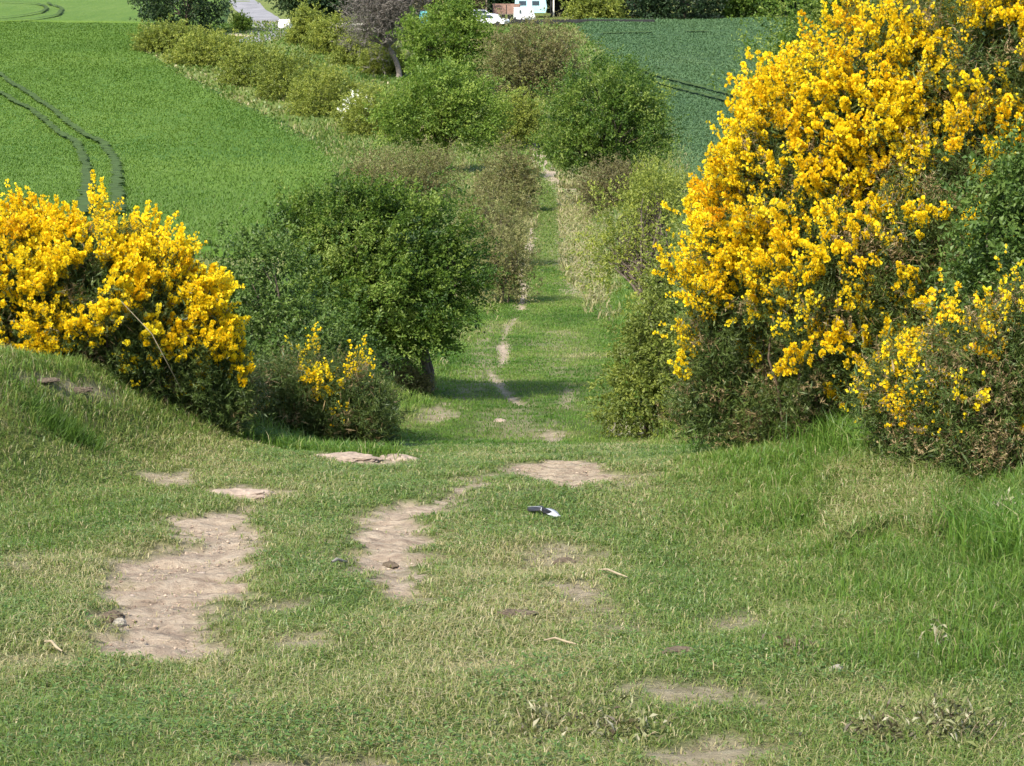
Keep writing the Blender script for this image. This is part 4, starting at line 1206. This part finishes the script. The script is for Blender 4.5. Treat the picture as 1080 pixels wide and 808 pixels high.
# weeds and dock plants in the turf
M['dock'] = leaf_mat('dock_leaf', [(0, (.06, .045, .025)), (.4, (.10, .105, .035)), (.75, (.16, .18, .06)), (1, (.32, .30, .2))], trans=.2)
for lab, px, py, wpx, n_, hh, vb in [('withered dark weed patch low in the turf near the lower bare patch', 645, 772, 55, 300, .035, .5),
                                     ('withered dark weed straggling beside the other withered patch', 565, 768, 50, 170, .03, .5),
                                     ('tall withered dock with grey leaves at the corner of the turf', 1000, 775, 55, 420, .09, .5),
                                     ('dark dock weed between the tall dock and the pebble', 925, 780, 40, 260, .05, .35),
                                     ('small dark weed in the turf above the white pebble', 838, 690, 18, 60, .05, .25),
                                     ('pale flowered weed at the foot of the dark low gorse', 1056, 566, 20, 90, .22, .9),
                                     ('silvery leaved weed in the lush tussocks', 988, 685, 14, 50, .1, .85)]:
    b_ = np.array(place(px, py)); k_ = mpp(px, py, b_[1]); rr = wpx * k_
    P_ = np.stack([rng.standard_t(3, n_) * rr * .38, rng.standard_t(3, n_) * rr * .6, np.zeros(n_)], -1).clip(-2.2 * rr, 2.2 * rr)
    P_[:, 2] = H(P_[:, 0] + b_[0], P_[:, 1] + b_[1]) - b_[2] + rng.uniform(0, hh, n_)
    root = thing('weed', lab, 'weed', tuple(b_))
    obj('foliage', leaves_mesh('foliage', P_, unit(rng.normal(size=(n_, 3)) + np.array([0, 0, .45])), unit(rng.normal(size=(n_, 3)) * .5 + np.array([0, 0, 1])), rng.uniform(.018, .055, n_), rng.uniform(.006, .017, n_), np.clip(rng.normal(vb, .3, n_), 0, 1), M['dock']), root)
    sp = []
    for q in range(9):
        e = P_[rng.integers(n_)]; s0 = e.copy(); s0[:2] *= .7; s0[2] = float(H(np.array([s0[0] + b_[0]]), np.array([s0[1] + b_[1]]))[0]) - b_[2] - .01
        sp.append(limb(s0, e + np.array([0, 0, .02]), .003, .0015, 5))
    obj('stem', tubes_mesh('stem', sp, M['stick'], 5), root)

b_ = np.array(place(66, 458)); n_ = 1500
P_ = np.stack([rng.normal(0, .13, n_), rng.normal(0, .13, n_), np.zeros(n_)], -1)
P_[:, 2] = H(P_[:, 0] + b_[0], P_[:, 1] + b_[1]) - b_[2] - .01
root = thing('rush_tussock', 'dark green rush tussock in the hollow of the grassy bank', 'tussock', tuple(b_))
obj('foliage', leaves_mesh('foliage', P_, unit(rng.normal(size=(n_, 3)) * .4 + np.array([.3, 0, 1.])), rand_unit(n_), rng.uniform(.07, .18, n_), .006, np.clip(rng.normal(.12, .12, n_), 0, 1), M['grass'], fold=.05), root)

# ------------------------------------------------------------------ light, sky, camera
SUN_EL, SUN_AZ = R(50), math.atan2(-.64, -.77)          # from the uphill side, behind the shoulder
sun = bpy.data.lights.new('sun', 'SUN'); sun.energy = 3.7; sun.angle = R(2.0); sun.color = (1, .94, .82)
so = bpy.data.objects.new('sun', sun); C.objects.link(so)
sd = np.array([math.sin(SUN_AZ) * math.cos(SUN_EL), math.cos(SUN_AZ) * math.cos(SUN_EL), math.sin(SUN_EL)])
from mathutils import Vector
so.rotation_euler = Vector(sd).to_track_quat('Z', 'Y').to_euler()
so.location = (-20, -20, 30)
w = bpy.data.worlds.new('World'); scene.world = w; w.use_nodes = True
wn = w.node_tree.nodes; wl = w.node_tree.links
sky = wn.new('ShaderNodeTexSky'); sky.sky_type = 'NISHITA'; sky.sun_disc = False
sky.sun_elevation = SUN_EL; sky.sun_rotation = SUN_AZ; sky.dust_density = 2.0
bg = wn['Background']; bg.inputs['Strength'].default_value = .15
wl.new(sky.outputs[0], bg.inputs['Color'])

cam = bpy.data.cameras.new('camera'); cam.sensor_width = 36; cam.lens = 36 * F / 1080; cam.clip_start = .05; cam.clip_end = 8000
co = bpy.data.objects.new('camera', cam); C.objects.link(co)
co.rotation_euler = (math.pi / 2 - PITCH, 0, 0)
scene.camera = co
scene.render.resolution_x = 1024; scene.render.resolution_y = 766
scene.view_settings.view_transform = 'Standard'; scene.view_settings.look = 'None'
scene.view_settings.exposure = 1.15; scene.view_settings.gamma = 1; scene.view_settings.use_curve_mapping = False
scene.render.engine = 'CYCLES'
scene.cycles.max_bounces = 6; scene.cycles.diffuse_bounces = 3; scene.cycles.transmission_bounces = 3; scene.cycles.glossy_bounces = 2
scene.cycles.use_denoising = True
